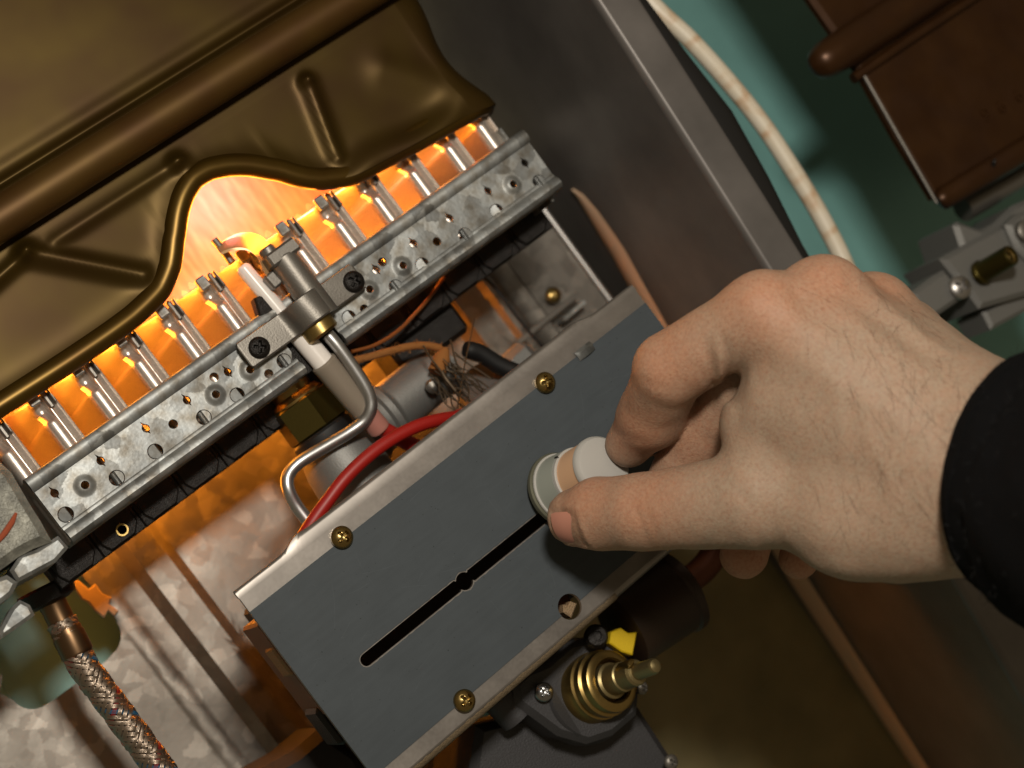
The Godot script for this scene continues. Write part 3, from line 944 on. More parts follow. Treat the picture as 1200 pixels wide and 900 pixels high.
# ---------------------------------------------------------------- pilot burner and spark electrode
func build_pilot() -> void:
	var o := thing("pilot_burner", "grey pilot burner assembly clamped across the middle of the perforated rail", "pilot burner", Vector3(8, 0, 4))
	# clamp plate: two flat ears and a round saddle between them
	var path := [Vector2(-22, 5), Vector2(-21.2, 5.6), Vector2(-3.5, 5.6), Vector2(-1.6, 6.2)]
	for k in 11:
		var a := PI - PI * k / 10.0
		path.append(Vector2(7.2 + cos(a) * 7.6, 7.5 + sin(a) * 7.6))
	path.append_array([Vector2(15.6, 6.2), Vector2(17.4, 5.6), Vector2(31.6, 5.6), Vector2(32.6, 5.0)])
	var rows := []
	for lv in [[-1.2, 0.6], [-1.6, 0.0], [-11.4, 0.0], [-12.0, 0.6]]:
		var ring := PackedVector3Array()
		for i in path.size():
			var q: Vector2 = path[i]
			var t: Vector2 = (path[mini(i + 1, path.size() - 1)] - path[maxi(i - 1, 0)]).normalized()
			var cut := 1.0 if (i < 1 or i > path.size() - 2) else 0.0
			var mid := -6.6
			ring.append(Vector3(q.x + t.y * lv[1], lerpf(lv[0], mid, 0.22 * cut), q.y - t.x * lv[1]))
		for j in path.size():
			var i := path.size() - 1 - j
			var q: Vector2 = path[i]
			var t: Vector2 = (path[mini(i + 1, path.size() - 1)] - path[maxi(i - 1, 0)]).normalized()
			ring.append(Vector3(q.x + t.y * 2.4, lv[0], q.y - t.x * 2.4))
		rows.append(ring)
	var s := Shape.new()
	s.grid(rows, true, true)
	s.grid([rows[0].slice(0, path.size()), _rev(rows[0].slice(path.size()))], false, false)
	s.grid([rows[3].slice(0, path.size()), _rev(rows[3].slice(path.size()))], false, true)
	part("clamp_plate", s, M.iron, o, 40)
	var ear := screw_shape(Vector3(-15.7, -7.2, 6.0), 4.0, Vector3(0, 0, 1), 0.9, 0.5)
	var hs := part("clamp_screw", ear, M.blackened, o, 30)
	hs = part("clamp_screw", screw_shape(Vector3(28.6, -7.6, 6.0), 4.1, Vector3(0, 0, 1), 0.5, 0.5), M.blackened, o, 30)
	# pilot tube with its square head
	s = Shape.new()
	s.lathe([Vector2(0, -12), Vector2(5.6, -12), Vector2(5.6, 14.2), Vector2(4.9, 15), Vector2(0, 15)], Vector3(11.2, 0, 7.5), Vector3.UP, 32)
	part("pilot_tube", s, M.iron, o)
	s = Shape.new()
	s.box(Vector3(11.4, 15.6, 7.2), Vector3(13.5, 5.4, 11), 0.9, Basis(Vector3.BACK, 0.02))
	part("head_block", s, M.iron, o)
	s = Shape.new()
	s.lathe([Vector2(0, 0), Vector2(3.1, 0), Vector2(3.1, 2.2), Vector2(2.5, 2.8), Vector2(0, 2.9)], Vector3(8.6, 18.2, 7.0), Vector3.UP, 24)
	part("jet_cap", s, M.iron, o)
	s = Shape.new()
	s.box(Vector3(4.0, 9.8, 4.5), Vector3(4.5, 6, 5), 0.7, Basis(Vector3.BACK, 0.1))
	part("side_lug", s, M.iron, o)
	s = Shape.new()
	s.prism([Vector2(-4.73, 8.73), Vector2(1.81, 7.39), Vector2(2.75, 1.33), Vector2(-2.23, 0.07), Vector2(-7.19, 1.91)], -4, 2, 0.6)
	part("shield", s, M.blackened, o)
	# the hood over the pilot flame: a bent strip
	var back: Array = smooth_path([Vector3(-1.05, 32.20, -10.00), Vector3(4.46, 33.52, -12.00), Vector3(10.96, 32.72, -13.00), Vector3(15.90, 29.07, -13.00), Vector3(16.89, 23.46, -10.00), Vector3(16.91, 17.02, -6.00)], 5)
	var front: Array = smooth_path([Vector3(-6.02, 28.77, 6.00), Vector3(-2.35, 27.60, 8.00), Vector3(1.73, 24.57, 9.00), Vector3(3.11, 20.21, 9.00), Vector3(2.68, 16.22, 8.00), Vector3(2.38, 12.90, 7.00)], 5)
	rows = []
	for t in [0.0, 0.08, 0.5, 0.92, 1.0]:
		var ring := PackedVector3Array()
		for i in back.size(): ring.append(back[i].lerp(front[i], t) + Vector3(0, 1.6 * sin(PI * t), 0))
		rows.append(ring)
	for t in [1.0, 0.5, 0.0]:
		var ring := PackedVector3Array()
		for i in back.size(): ring.append(back[i].lerp(front[i], t) + Vector3(0, 1.6 * sin(PI * t) - 1.0, 0))
		rows.append(ring)
	s = Shape.new()
	s.grid(rows, false, true)
	part("flame_hood", s, mat(Color(0.80, 0.64, 0.46), 0.35, 0.4), o, 50)
	s = Shape.new()
	s.tube([Vector3(-2.30, 34.68, -2.00), Vector3(-2.29, 29.33, -1.00), Vector3(-2.74, 23.90, 0.00)], 1.5, 10)
	part("electrode_tip", s, M.iron, o)
	# white ceramic of the spark electrode, above and below the clamp
	s = Shape.new()
	var ctop := Vector3(-0.64, 20.95, 0.00)
	var cend := Vector3(2.50, -27.01, 0.00)
	var cdir := (cend - ctop).normalized()
	s.lathe([Vector2(0, 0), Vector2(2.0, 0), Vector2(2.9, 1.2), Vector2(3.1, 30), Vector2(4.2, 31), Vector2(4.2, 48), Vector2(0, 48)], ctop, cdir, 28)
	part("ceramic_insulator", s, M.ceramic, o)
	s = Shape.new()
	var s0 := Vector3(2.43, -25.01, 0.00)
	var s1 := Vector3(7.29, -57.67, -8.00)
	s.lathe([Vector2(0, -0.5), Vector2(4.6, -0.5), Vector2(5.1, 0), Vector2(5.2, 1.0), Vector2(5.0, 2), Vector2(4.9, 18), Vector2(4.6, 24), Vector2(0, 24)], s0, s1 - s0, 28)
	part("insulator_sleeve", s, M.sheath, o)
	s = Shape.new()
	s.lathe([Vector2(0, 20), Vector2(4.2, 20), Vector2(4.3, 33), Vector2(3.9, 34), Vector2(0, 34)], s0, s1 - s0, 24)
	part("rubber_boot", s, M.pink, o)
	# brass fitting and the bent aluminium gas tube
	s = Shape.new()
	s.lathe([Vector2(0, 5), Vector2(5.0, 5), Vector2(6.4, 4.2), Vector2(6.6, 3.6), Vector2(6.6, -0.6), Vector2(5.9, -1.4), Vector2(0, -1.4)].map(func(q): return Vector2(q.x, -q.y)), Vector3(7.28, -15.69, 5.00), Vector3(7.36, -19.23, 5.00) - Vector3(7.28, -15.69, 5.00), 36)
	part("brass_collar", s, M.brass, o)
	s = Shape.new()
	s.tube(smooth_path([Vector3(9.24, -17.66, 3.00), Vector3(9.66, -23.40, 3.00), Vector3(9.84, -33.02, 2.00), Vector3(9.55, -41.18, 1.00), Vector3(8.52, -46.10, 0.00), Vector3(6.48, -49.14, -1.00), Vector3(2.71, -51.13, -3.00), Vector3(-3.70, -51.22, -5.00), Vector3(-12.29, -50.32, -8.00), Vector3(-21.57, -49.30, -11.00), Vector3(-27.06, -49.44, -12.00), Vector3(-31.19, -51.13, -12.00), Vector3(-33.64, -54.81, -12.00), Vector3(-34.53, -61.03, -13.00), Vector3(-34.53, -68.86, -13.00)], 6), 2.45, 18)
	part("gas_tube", s, M.alu, o, 60)


func _rev(a: PackedVector3Array) -> PackedVector3Array:
	var b := a.duplicate()
	b.reverse()
	return b


# ---------------------------------------------------------------- brass nut, castings
func build_gas_parts() -> void:
	var o := thing("gas_inlet", "grey cast gas manifold with a large brass hexagon nut on top", "gas manifold", Vector3(10, -55, -30))
	var up := (Vector3(-4.01, -29.04, -25.00) - Vector3(-4.39, -48.92, -25.00)).normalized()
	var c := Vector3(-6.36, -37.44, -25.00)
	var s := Shape.new()
	var side := up.cross(Vector3(0.0, 0.1, 1.0)).normalized()
	var fro := side.cross(up)
	var hex := []
	for lv in [[-7.0, 11.6], [-6.2, 12.8], [6.2, 12.8], [7.0, 11.6]]:
		var ring := PackedVector3Array()
		for k in 6:
			var a := TAU * k / 6.0 + 0.55
			ring.append(c + up * lv[0] + (side * cos(a) + fro * sin(a)) * lv[1])
		hex.append(ring)
	s.grid(hex, true, true)
	s.fan(hex[3], true); s.fan(hex[0])
	part("brass_nut", s, M.brass_dull, o, 20)
	s = Shape.new()
	s.lathe([Vector2(0, 6.5), Vector2(10.6, 6.5), Vector2(10.8, 7.6), Vector2(10.2, 8.4), Vector2(9.4, 9.6), Vector2(8.2, 10), Vector2(8.2, 16), Vector2(0, 16)], c, up, 40)
	part("brass_ferrule", s, M.brass, o)
	s = Shape.new()
	s.lathe([Vector2(0, -12), Vector2(11.8, -12), Vector2(12.4, -11), Vector2(12.4, -8), Vector2(11.6, -7), Vector2(0, -7)], c, up, 40)
	part("seal_ring", s, M.rubber, o)
	s = Shape.new()
	s.lathe([Vector2(0, -46), Vector2(15, -46), Vector2(15.6, -30), Vector2(14.8, -20), Vector2(13, -13), Vector2(11.5, -11), Vector2(0, -11)], c, up, 40)
	part("elbow_body", s, M.cast, o)
	# venturi barrel running to the right
	var a0 := Vector3(5.25, -55.20, -34.00)
	var a1 := Vector3(54.04, -53.55, -34.00)
	s = Shape.new()
	var l := a0.distance_to(a1)
	s.lathe([Vector2(0, -14), Vector2(14, -14), Vector2(15, -2), Vector2(14.6, 6), Vector2(12.9, 9), Vector2(12.9, 13), Vector2(14.4, 14), Vector2(14.4, 16.6), Vector2(12.2, 18.4), Vector2(11.0, 20), Vector2(10.6, l - 5.0), Vector2(11.4, l - 4.4), Vector2(11.4, l), Vector2(9.4, l + 0.6), Vector2(9.0, l - 4), Vector2(0, l - 4)], a0, a1 - a0, 44)
	part("venturi_barrel", s, M.cast, o)
	s = Shape.new()
	s.lathe([Vector2(0, 0), Vector2(13, 0), Vector2(13, 4), Vector2(11, 8), Vector2(0, 8)], Vector3(65.47, -74.07, -42.00), Vector3(-0.2, 0.8, 0.6), 30)
	part("flange_cap", s, M.cast, o)
	s = Shape.new()
	s.box(Vector3(76.40, -76.84, -50.00), Vector3(36, 22, 14), 3.0, Basis(Vector3.BACK, 0.1))
	part("flange_block", s, M.cast, o)
	# dark body behind, under the rail
	s = Shape.new()
	s.box(Vector3(56, -39, -46), Vector3(34, 18, 22), 2.0)
	part("dark_body", s, M.blackened, o)
	s = Shape.new()
	s.lathe([Vector2(0, 0), Vector2(2.6, 0), Vector2(2.4, 2.0), Vector2(1.4, 2.8), Vector2(0, 3)], Vector3(62.74, -31.33, -34.00), Vector3(0, 0, 1), 20)
	part("brass_jet", s, M.brass, o)
	s = Shape.new()
	s.lathe([Vector2(0, 0), Vector2(2.8, 0), Vector2(2.6, 2.2), Vector2(1.2, 3.2), Vector2(0, 3.3)], Vector3(38.86, -56.35, -20.00), Vector3(-0.3, -0.4, 1), 20)
	part("rivet", s, M.iron, o)


# ---------------------------------------------------------------- control panel and knob
func build_panel() -> void:
	var o := thing("control_fascia", "slate grey control panel plate with a long slot and brass screws", "control panel", Vector3(15, -114, 25))
	var slot := PackedVector2Array()
	var a := Vector2(-57.7, -116.7)
	var b := Vector2(46.0, -117.6)
	for k in 9: slot.append(a + Vector2.from_angle(PI / 2 + PI * k / 8.0) * 2.25)
	slot.append(Vector2(-15.6, -119.3))
	for k in 7: slot.append(Vector2(-12.4, -117.2) + Vector2.from_angle(PI + 0.5 + (PI - 1.0) * k / 6.0) * 3.3)
	slot.append(Vector2(-9.2, -119.5))
	for k in 9: slot.append(b + Vector2.from_angle(-PI / 2 + PI * k / 8.0) * 2.25)
	slot.append(Vector2(-9.2, -114.9))
	for k in 7: slot.append(Vector2(-12.4, -117.2) + Vector2.from_angle(0.6 + (PI - 1.2) * k / 6.0) * 3.2)
	slot.append(Vector2(-15.6, -114.7))
	var dense := PackedVector2Array()
	for k in slot.size():
		var p := slot[k]
		var q := slot[(k + 1) % slot.size()]
		var m := maxi(1, int(p.distance_to(q) / 1.6))
		for i in m: dense.append(p.lerp(q, float(i) / m))
	var eye := circle(Vector2(13.6, -148.6), 4.7, 30)
	var s := Shape.new()
	s.plate(PackedVector2Array([Vector2(-80.4, -155), Vector2(111.6, -155), Vector2(111.4, -73), Vector2(-80.0, -73)]), [dense, eye], 24.6, 1.6, 5.0)
	part("metal_plate", s, M.band, o, 30)
	var face := PackedVector2Array([Vector2(-80.4, -149.3), Vector2(111.6, -149.3), Vector2(111.4, -78.9), Vector2(-80.1, -78.9)])
	var cut := Geometry2D.clip_polygons(face, eye)
	s = Shape.new()
	var worn := Geometry2D.offset_polygon(dense, 0.42)
	var chipped := PackedVector2Array()
	var loop: PackedVector2Array = worn[0]
	var close := PackedVector2Array()
	for k in loop.size():
		var m := maxi(1, int(loop[k].distance_to(loop[(k + 1) % loop.size()]) / 1.0))
		for i in m: close.append(loop[k].lerp(loop[(k + 1) % loop.size()], float(i) / m))
	for k in close.size():
		var q: Vector2 = close[k]
		chipped.append(q + Vector2(0, 0.16 * sin(q.x * 1.9) * sin(q.x * 0.43) * signf(q.y + 117.2)))
	s.plate(cut[0], [chipped], 25.0, 0.3, 5.0)
	part("painted_face", s, M.paint, o, 30)
	# top fold: a lip that dips between two shallow notches
	var rows := []
	for i in 97:
		var x := -80.2 + 191.8 * i / 96.0
		var n := smoothstep(-58.0, -50.0, x) * (1.0 - smoothstep(76.0, 90.0, x))
		var e := exp(-pow((x + 53.0) / 5.0, 2.0)) + exp(-pow((x - 84.0) / 5.0, 2.0))
		var ring := PackedVector3Array()
		var prof := [Vector2(-73.2, 24.62), Vector2(-71.2 + 1.6 * n, 24.6), Vector2(-70.4 + 1.9 * n + 0.8 * e, 24.2 - 0.4 * n), Vector2(-70.1 + 1.9 * n + 0.8 * e, 23.4 - 0.6 * n), Vector2(-70.6 + 1.9 * n + 0.8 * e, 22.7 - 0.6 * n), Vector2(-71.4 + 1.4 * n, 22.6), Vector2(-73.2, 22.9)]
		for q in prof: ring.append(Vector3(x, q.x, q.y))
		rows.append(ring)
	s = Shape.new()
	s.grid(rows, true)
	s.fan(rows[0]); s.fan(rows[-1], true)
	part("top_fold", s, M.band, o, 50)
	s = Shape.new()
	profile_strip(s, [Vector2(-154.8, 23.0), Vector2(-154.8, 24.6), Vector2(-156.4, 24.3), Vector2(-157.6, 23.2), Vector2(-158.2, 21.0), Vector2(-158.2, 12.0), Vector2(-157.0, 12.0), Vector2(-157.0, 21.0), Vector2(-156.2, 22.6)], -80.4, 111.6)
	part("bottom_fold", s, M.band, o, 50)
	# dirt caked along the bottom edge
	rows = []
	var nz := FastNoiseLite.new()
	nz.seed = 4; nz.frequency = 0.12
	for i in 110:
		var x := -79.0 + 110.0 * i / 109.0
		var w := 0.55 + 0.45 * nz.get_noise_1d(x * 2.0)
		rows.append(PackedVector3Array([Vector3(x, -155.4 - 0.8 * (1.0 - w), 24.58), Vector3(x, -156.6, 24.3 + 0.35 * w), Vector3(x, -157.9, 23.3 + 0.4 * w), Vector3(x, -158.6, 21.0), Vector3(x, -158.5, 14.0)]))
	s = Shape.new()
	s.grid(rows)
	part("caked_dirt", s, M.dirt, o, 80)
	for q in [Vector2(-39, -78.1), Vector2(57.8, -79.3), Vector2(-39, -149.4)]:
		part("screw", screw_shape(Vector3(q.x, q.y, 25.6), 4.0, Vector3(0, 0, 1), 0.6 + q.x * 0.01, 0.72), M.screw, o, 30)
	# a small pressed loop in the top band
	s = Shape.new()
	var w0 := []
	for i in 9:
		var t := i / 8.0
		w0.append(PackedVector3Array([Vector3(74.6 + 8.0 * t, -77.2, 25.1 + 1.3 * sin(PI * t)), Vector3(74.6 + 8.0 * t, -78.4, 26.0 + 1.5 * sin(PI * t)), Vector3(74.6 + 8.0 * t, -81.0, 25.4 + 1.2 * sin(PI * t)), Vector3(74.6 + 8.0 * t, -81.2, 24.9)]))
	s.grid(w0, false, false)
	s.grid(w0, false, true)
	part("pressed_loop", s, M.galv, o, 50)
	# what shows in the round hole: a chipped plastic post
	s = Shape.new()
	s.lathe([Vector2(0, 0), Vector2(6, 0), Vector2(6, 8), Vector2(0, 8.2)], Vector3(13.6, -147, 6), Vector3.BACK, 20)
	part("plastic_post", s, mat(Color(0.36, 0.20, 0.10), 0.0, 0.7), o)
	s = Shape.new()
	s.prism([Vector2(13.5, -153), Vector2(18.4, -150.4), Vector2(17.0, -148.2), Vector2(15.2, -148.8), Vector2(14.0, -147.4), Vector2(12.2, -149.6)], 15, 20, 0.5)
	part("chipped_post_end", s, M.dust, o)
	# the box behind the plate, coloured black for the shade inside the slot
	s = Shape.new()
	s.box(Vector3(18, -117, -26), Vector3(170, 70, 46), 1.5)
	part("switch_box", s, M.near_black, o)
	s = Shape.new()
	s.box(Vector3(-75, -104, 4), Vector3(8, 40, 26), 1.0)
	part("terminal_block", s, mat(Color(0.40, 0.27, 0.18), 0.0, 0.6), o)
	s = Shape.new()
	s.box(Vector3(-77.5, -100, 10), Vector3(5, 12, 12), 0.8)
	part("terminal", s, M.dust, o)
	s = Shape.new()
	s.box(Vector3(-77.8, -128, 6), Vector3(6, 16, 18), 1.5)
	part("terminal", s, M.blackened, o)
	# the knob on its spindle
	var k := thing("temperature_dial", "white knob with grey collar and foil ring gripped between thumb and finger", "knob", Vector3(34, -113.5, 25))
	var at := Vector3(37.0, -113.6, 25.4)
	var ax := Vector3(0.27, 0.02, 1.0)
	s = Shape.new()
	s.lathe([Vector2(0, 0), Vector2(13.6, 0), Vector2(13.9, 0.6), Vector2(13.9, 2.2), Vector2(13.4, 2.8), Vector2(0, 2.8)], at, ax, 56)
	part("rim_disc", s, mat(Color(0.42, 0.42, 0.36), 0.5, 0.5), k)
	s = Shape.new()
	s.lathe([Vector2(0, 2.8), Vector2(12.9, 2.8), Vector2(13.2, 3.2), Vector2(13.1, 3.8), Vector2(12.6, 4.0), Vector2(0, 4.0)], at, ax, 56)
	part("white_ring", s, M.white_plastic, k)
	s = Shape.new()
	s.lathe([Vector2(0, 4.0), Vector2(12.4, 4.0), Vector2(11.7, 13.6), Vector2(0, 13.6)], at, ax, 56)
	part("grey_collar", s, M.grey_plastic, k)
	s = Shape.new()
	s.lathe([Vector2(0, 13.6), Vector2(11.6, 13.6), Vector2(11.8, 14.0), Vector2(11.6, 15.2), Vector2(11.0, 15.5), Vector2(0, 15.5)], at, ax, 56)
	part("white_ring", s, M.white_plastic, k)
	s = Shape.new()
	s.lathe([Vector2(0, 15.5), Vector2(10.8, 15.5), Vector2(10.9, 26.5), Vector2(0, 26.5)], at, ax, 56)
	part("foil_ring", s, M.gold_foil, k)
	s = Shape.new()
	s.lathe([Vector2(0, 26.5), Vector2(11.0, 26.5), Vector2(11.3, 26.8), Vector2(11.3, 27.8), Vector2(11.0, 28.8), Vector2(10.2, 29.6), Vector2(9.0, 29.9), Vector2(5, 30.4), Vector2(0, 30.6)], at, ax, 56)
	part("cap", s, M.white_plastic, k, 30)
	s = Shape.new()
	s.box(at + ax.normalized() * 14.8 + Vector3(-3.0, 11.2, 0), Vector3(0.7, 1.2, 2.2), 0.1)
	part("index_mark", s, M.blackened, k)


# ---------------------------------------------------------------- wires
func build_wires() -> void:
	var s := Shape.new()
	s.tube(smooth_path([Vector3(-45.28, -71.60, 2.00), Vector3(-38.18, -68.79, 4.00), Vector3(-29.19, -66.03, 5.00), Vector3(-18.99, -63.33, 6.00), Vector3(-7.00, -62.01, 6.00), Vector3(4.59, -62.40, 5.00), Vector3(16.26, -64.46, 3.00), Vector3(25.54, -67.67, 0.00), Vector3(35.72, -71.60, -6.00), Vector3(53.13, -74.76, -16.00)], 6), 2.5, 18)
	single("ignition_wire", "thick red ignition wire arching along the top of the panel", "wire", s, M.red, Vector3(-7.39, -61.92, 5.00), 60)
	s = Shape.new()
	s.tube(smooth_path([Vector3(7.56, -56.27, -8.00), Vector3(11.09, -62.36, -10.00), Vector3(14.30, -68.46, -11.00), Vector3(20.21, -77.76, -12.00)], 6), 3.0, 16)
	single("electrode_wire", "short red wire leaving the pink boot of the electrode", "wire", s, M.red, Vector3(10.55, -61.97, -10.00), 60)
	s = Shape.new()
	s.tube(smooth_path([Vector3(18.05, -27.63, -12.00), Vector3(28.11, -30.86, -14.00), Vector3(39.45, -31.65, -16.00), Vector3(51.10, -30.08, -18.00), Vector3(61.08, -28.04, -20.00), Vector3(71.69, -25.26, -24.00)], 6), 0.75, 8)
	single("thermocouple_lead", "thin orange-brown lead curving up behind the rail", "wire", s, mat(Color(0.50, 0.28, 0.11), 0.2, 0.5), Vector3(39.45, -31.65, -16.00), 60)
	var fuzz := Shape.new()
	var yarn: Array = smooth_path([Vector3(15.23, -29.96, -14.00), Vector3(22.63, -32.84, -15.00), Vector3(31.37, -35.82, -16.00), Vector3(40.01, -39.10, -17.00), Vector3(46.28, -42.76, -18.00), Vector3(50.60, -46.72, -19.00)], 8)
	fuzz.tube(yarn, 1.5, 10)
	for k in 160:
		var p: Vector3 = yarn[rng.randi() % yarn.size()]
		var d := Vector3(rng.randf_range(-1, 1), rng.randf_range(-1, 1), rng.randf_range(-1, 1)).normalized()
		fuzz.tube([p, p + d * rng.randf_range(1.6, 2.4), p + d * 2.6 + Vector3(rng.randf_range(-0.6, 0.6), rng.randf_range(-0.6, 0.6), 0)], 0.09, 3, false)
	single("fuzzy_lead", "fuzzy brown fabric-covered lead running into the frayed wires", "wire", fuzz, M.yarn, Vector3(31.37, -35.82, -16.00), 60)
	s = Shape.new()
	s.tube(smooth_path([Vector3(90.83, -26.64, -50.00), Vector3(97.24, -31.62, -52.00), Vector3(100.24, -40.94, -54.00), Vector3(101.58, -55.40, -56.00), Vector3(103.22, -68.40, -58.00), Vector3(105.96, -79.59, -60.00)], 6), 0.7, 8)
	single("thin_black_wire", "thin black wire crossing the gold-lit back plate", "wire", s, M.rubber, Vector3(101.58, -55.40, -56.00), 60)
	s = Shape.new()
	s.tube(smooth_path([Vector3(60.80, -52.87, -24.00), Vector3(65.10, -57.68, -25.00), Vector3(69.24, -66.17, -26.00), Vector3(74.61, -74.98, -26.00), Vector3(78.76, -84.72, -24.00)], 6), [3.0, 3.3, 3.5, 3.6, 3.6, 3.6, 3.6, 3.6, 3.6, 3.6, 3.6, 3.6, 3.6, 3.6, 3.6, 3.6, 3.6, 3.6, 3.6, 3.6, 3.6, 3.6, 3.6, 3.6, 3.6], 16)
	single("black_sleeve", "black rubber sleeve beside the frayed wires", "sleeve", s, M.rubber, Vector3(69.24, -66.17, -26.00), 60)
	# frayed wire ends
	s = Shape.new()
	var starts: Array = [Vector3(48.76, -50.85, -14.00), Vector3(48.83, -53.50, -15.00), Vector3(41.60, -54.83, -14.00), Vector3(48.34, -59.05, -16.00), Vector3(39.09, -59.66, -12.00), Vector3(42.06, -51.58, -12.00)]
	for k in 34:
		var a: Vector3 = starts[k % starts.size()] + Vector3(rng.randf_range(-4, 4), rng.randf_range(-3, 3), rng.randf_range(-3, 3))
		var d := Vector3(rng.randf_range(-0.2, 0.5), rng.randf_range(-1.1, -0.4), rng.randf_range(-0.1, 0.5))
		var pts := [a]
		for i in 4:
			a += d * rng.randf_range(2.6, 5.0) + Vector3(rng.randf_range(-1.2, 1.2), rng.randf_range(-1, 1), rng.randf_range(-0.8, 0.8))
			pts.append(a)
		s.tube(smooth_path(pts, 3), rng.randf_range(0.16, 0.36), 5)
	s.tube(smooth_path([Vector3(65.60, -45.52, -10.00), Vector3(57.92, -51.70, -10.00), Vector3(51.23, -56.70, -9.00), Vector3(44.46, -62.36, -8.00), Vector3(36.47, -68.50, -6.00)], 5), 0.3, 5)
	s.tube(smooth_path([Vector3(42.39, -41.92, -11.00), Vector3(41.39, -47.57, -10.00), Vector3(41.11, -54.50, -9.00), Vector3(40.34, -61.49, -8.00), Vector3(41.70, -68.52, -8.00)], 5), 0.45, 6)
	s.tube(smooth_path([Vector3(53.31, -46.35, -12.00), Vector3(49.69, -53.08, -11.00), Vector3(47.35, -59.84, -10.00), Vector3(46.07, -65.28, -9.00), Vector3(42.26, -68.92, -8.00)], 5), 0.35, 5)
	s.tube(smooth_path([Vector3(40.92, -54.22, -8.00), Vector3(40.13, -57.95, -7.00), Vector3(40.44, -63.01, -7.00)], 4), 0.8, 8)
	single("frayed_wires", "bundle of frayed stiff wire strands beside the manifold barrel", "wire strands", s, M.strand, Vector3(43.63, -56.75, -12.00), 60)
	s = Shape.new()
	s.lathe([Vector2(0, -6), Vector2(3.6, -6), Vector2(3.4, 0), Vector2(1.6, 4), Vector2(0, 5)], Vector3(47.04, -50.21, -15.00), Vector3(53.97, -46.00, -15.00) - Vector3(47.04, -50.21, -15.00), 12)
	single("fibre_tuft", "brown tuft of insulation fibre at the top of the frayed wires", "tuft", s, M.yarn, Vector3(47.04, -50.21, -15.00))
	# the white cable down the outside of the case
	s = Shape.new()
	s.tube(smooth_path([Vector3(225.01, 54.99, -26.00), Vector3(223.06, 18.53, -22.00), Vector3(226.80, -5.13, -20.00), Vector3(229.82, -27.53, -20.00), Vector3(231.43, -52.33, -20.00), Vector3(230.12, -78.08, -20.00), Vector3(227.95, -99.25, -20.00), Vector3(223.56, -121.67, -20.00), Vector3(215.39, -143.30, -20.00), Vector3(206.04, -167.98, -22.00)], 8), 3.9, 24)
	single("white_cable", "white cable with brown stains curving down outside the case", "cable", s, M.cable, Vector3(229.82, -27.53, -20.00), 60)


# ---------------------------------------------------------------- braided hose
func build_hose() -> void:
	var o := thing("braided_hose", "flexible gas hose with bronze wire braid and red and blue tracer threads", "hose", Vector3(-124.55, -66.36, -42.00))
	var path: Array = smooth_path([Vector3(-122.33, -43.99, -42.00), Vector3(-125.52, -60.54, -42.00), Vector3(-125.87, -74.26, -42.00), Vector3(-126.04, -87.77, -42.00), Vector3(-126.14, -100.19, -42.00), Vector3(-126.75, -115.35, -42.00), Vector3(-129.33, -136.74, -42.00)], 8)
	var s := Shape.new()
	s.tube(path, 4.9, 20)
	part("rubber_core", s, M.rubber, o, 60)
	var tops := {"wire_braid": Shape.new(), "red_thread": Shape.new(), "blue_thread": Shape.new()}
	# frames along the path
	var dense: Array = smooth_path(path, 3)
	var side := Vector3.ZERO
	var frames := []
	for i in dense.size():
		var t: Vector3 = (dense[mini(i + 1, dense.size() - 1)] - dense[maxi(i - 1, 0)]).normalized()
		if side == Vector3.ZERO: side = t.cross(Vector3.BACK).normalized()
		side = (side - t * side.dot(t)).normalized()
		frames.append([side, t.cross(side)])
	var gone := 0.0
	var run := [0.0]
	for i in range(1, dense.size()):
		gone += dense[i].distance_to(dense[i - 1])
		run.append(gone)
	var strands := 10
	for dir in [-1.0, 1.0]:
		for k in strands:
			for yarn in 3:
				var pts := []
				for i in dense.size():
					var a: float = TAU * k / strands + dir * run[i] * 0.25 + (yarn - 1) * 0.15
					var over: float = sin((run[i] * 0.25 * strands / TAU + k * 0.5 * dir) * TAU * 0.5) * dir
					var r: float = 5.15 + 0.22 * over
					pts.append(dense[i] + (frames[i][0] * cos(a) + frames[i][1] * sin(a)) * r)
				var kind := "wire_braid"
				if k == 3: kind = "red_thread" if dir > 0.0 else "blue_thread"
				tops[kind].tube(pts, 0.37, 5, false)
	for kind in tops:
		var m := part(kind, tops[kind], M.braid if kind == "wire_braid" else M.braid_red if kind == "red_thread" else M.braid_blue, o, 80)
		m.set_meta("kind", "stuff")
	var d := (Vector3(-125.59, -61.65, -42.00) - Vector3(-121.58, -39.91, -42.00)).normalized()
	s = Shape.new()
	s.lathe([Vector2(0, -6), Vector2(5.0, -6), Vector2(5.6, -5), Vector2(5.6, -3.4), Vector2(5.0, -2.6), Vector2(5.0, 6), Vector2(5.4, 7), Vector2(5.8, 8), Vector2(5.6, 9), Vector2(6.0, 10), Vector2(6.0, 17), Vector2(5.5, 18), Vector2(0, 18)], Vector3(-121.58, -39.91, -42.00), d, 36)
	part("crimp_ferrule", s, mat(Color(0.42, 0.33, 0.24), 0.95, 0.35), o)
	s = Shape.new()
	s.lathe([Vector2(0, -10), Vector2(10.5, -10), Vector2(11, -9), Vector2(9.5, -4), Vector2(6.5, -3), Vector2(0, -3)], Vector3(-121.58, -39.91, -42.00), d, 30)
	part("elbow_cap", s, M.blackened, o)


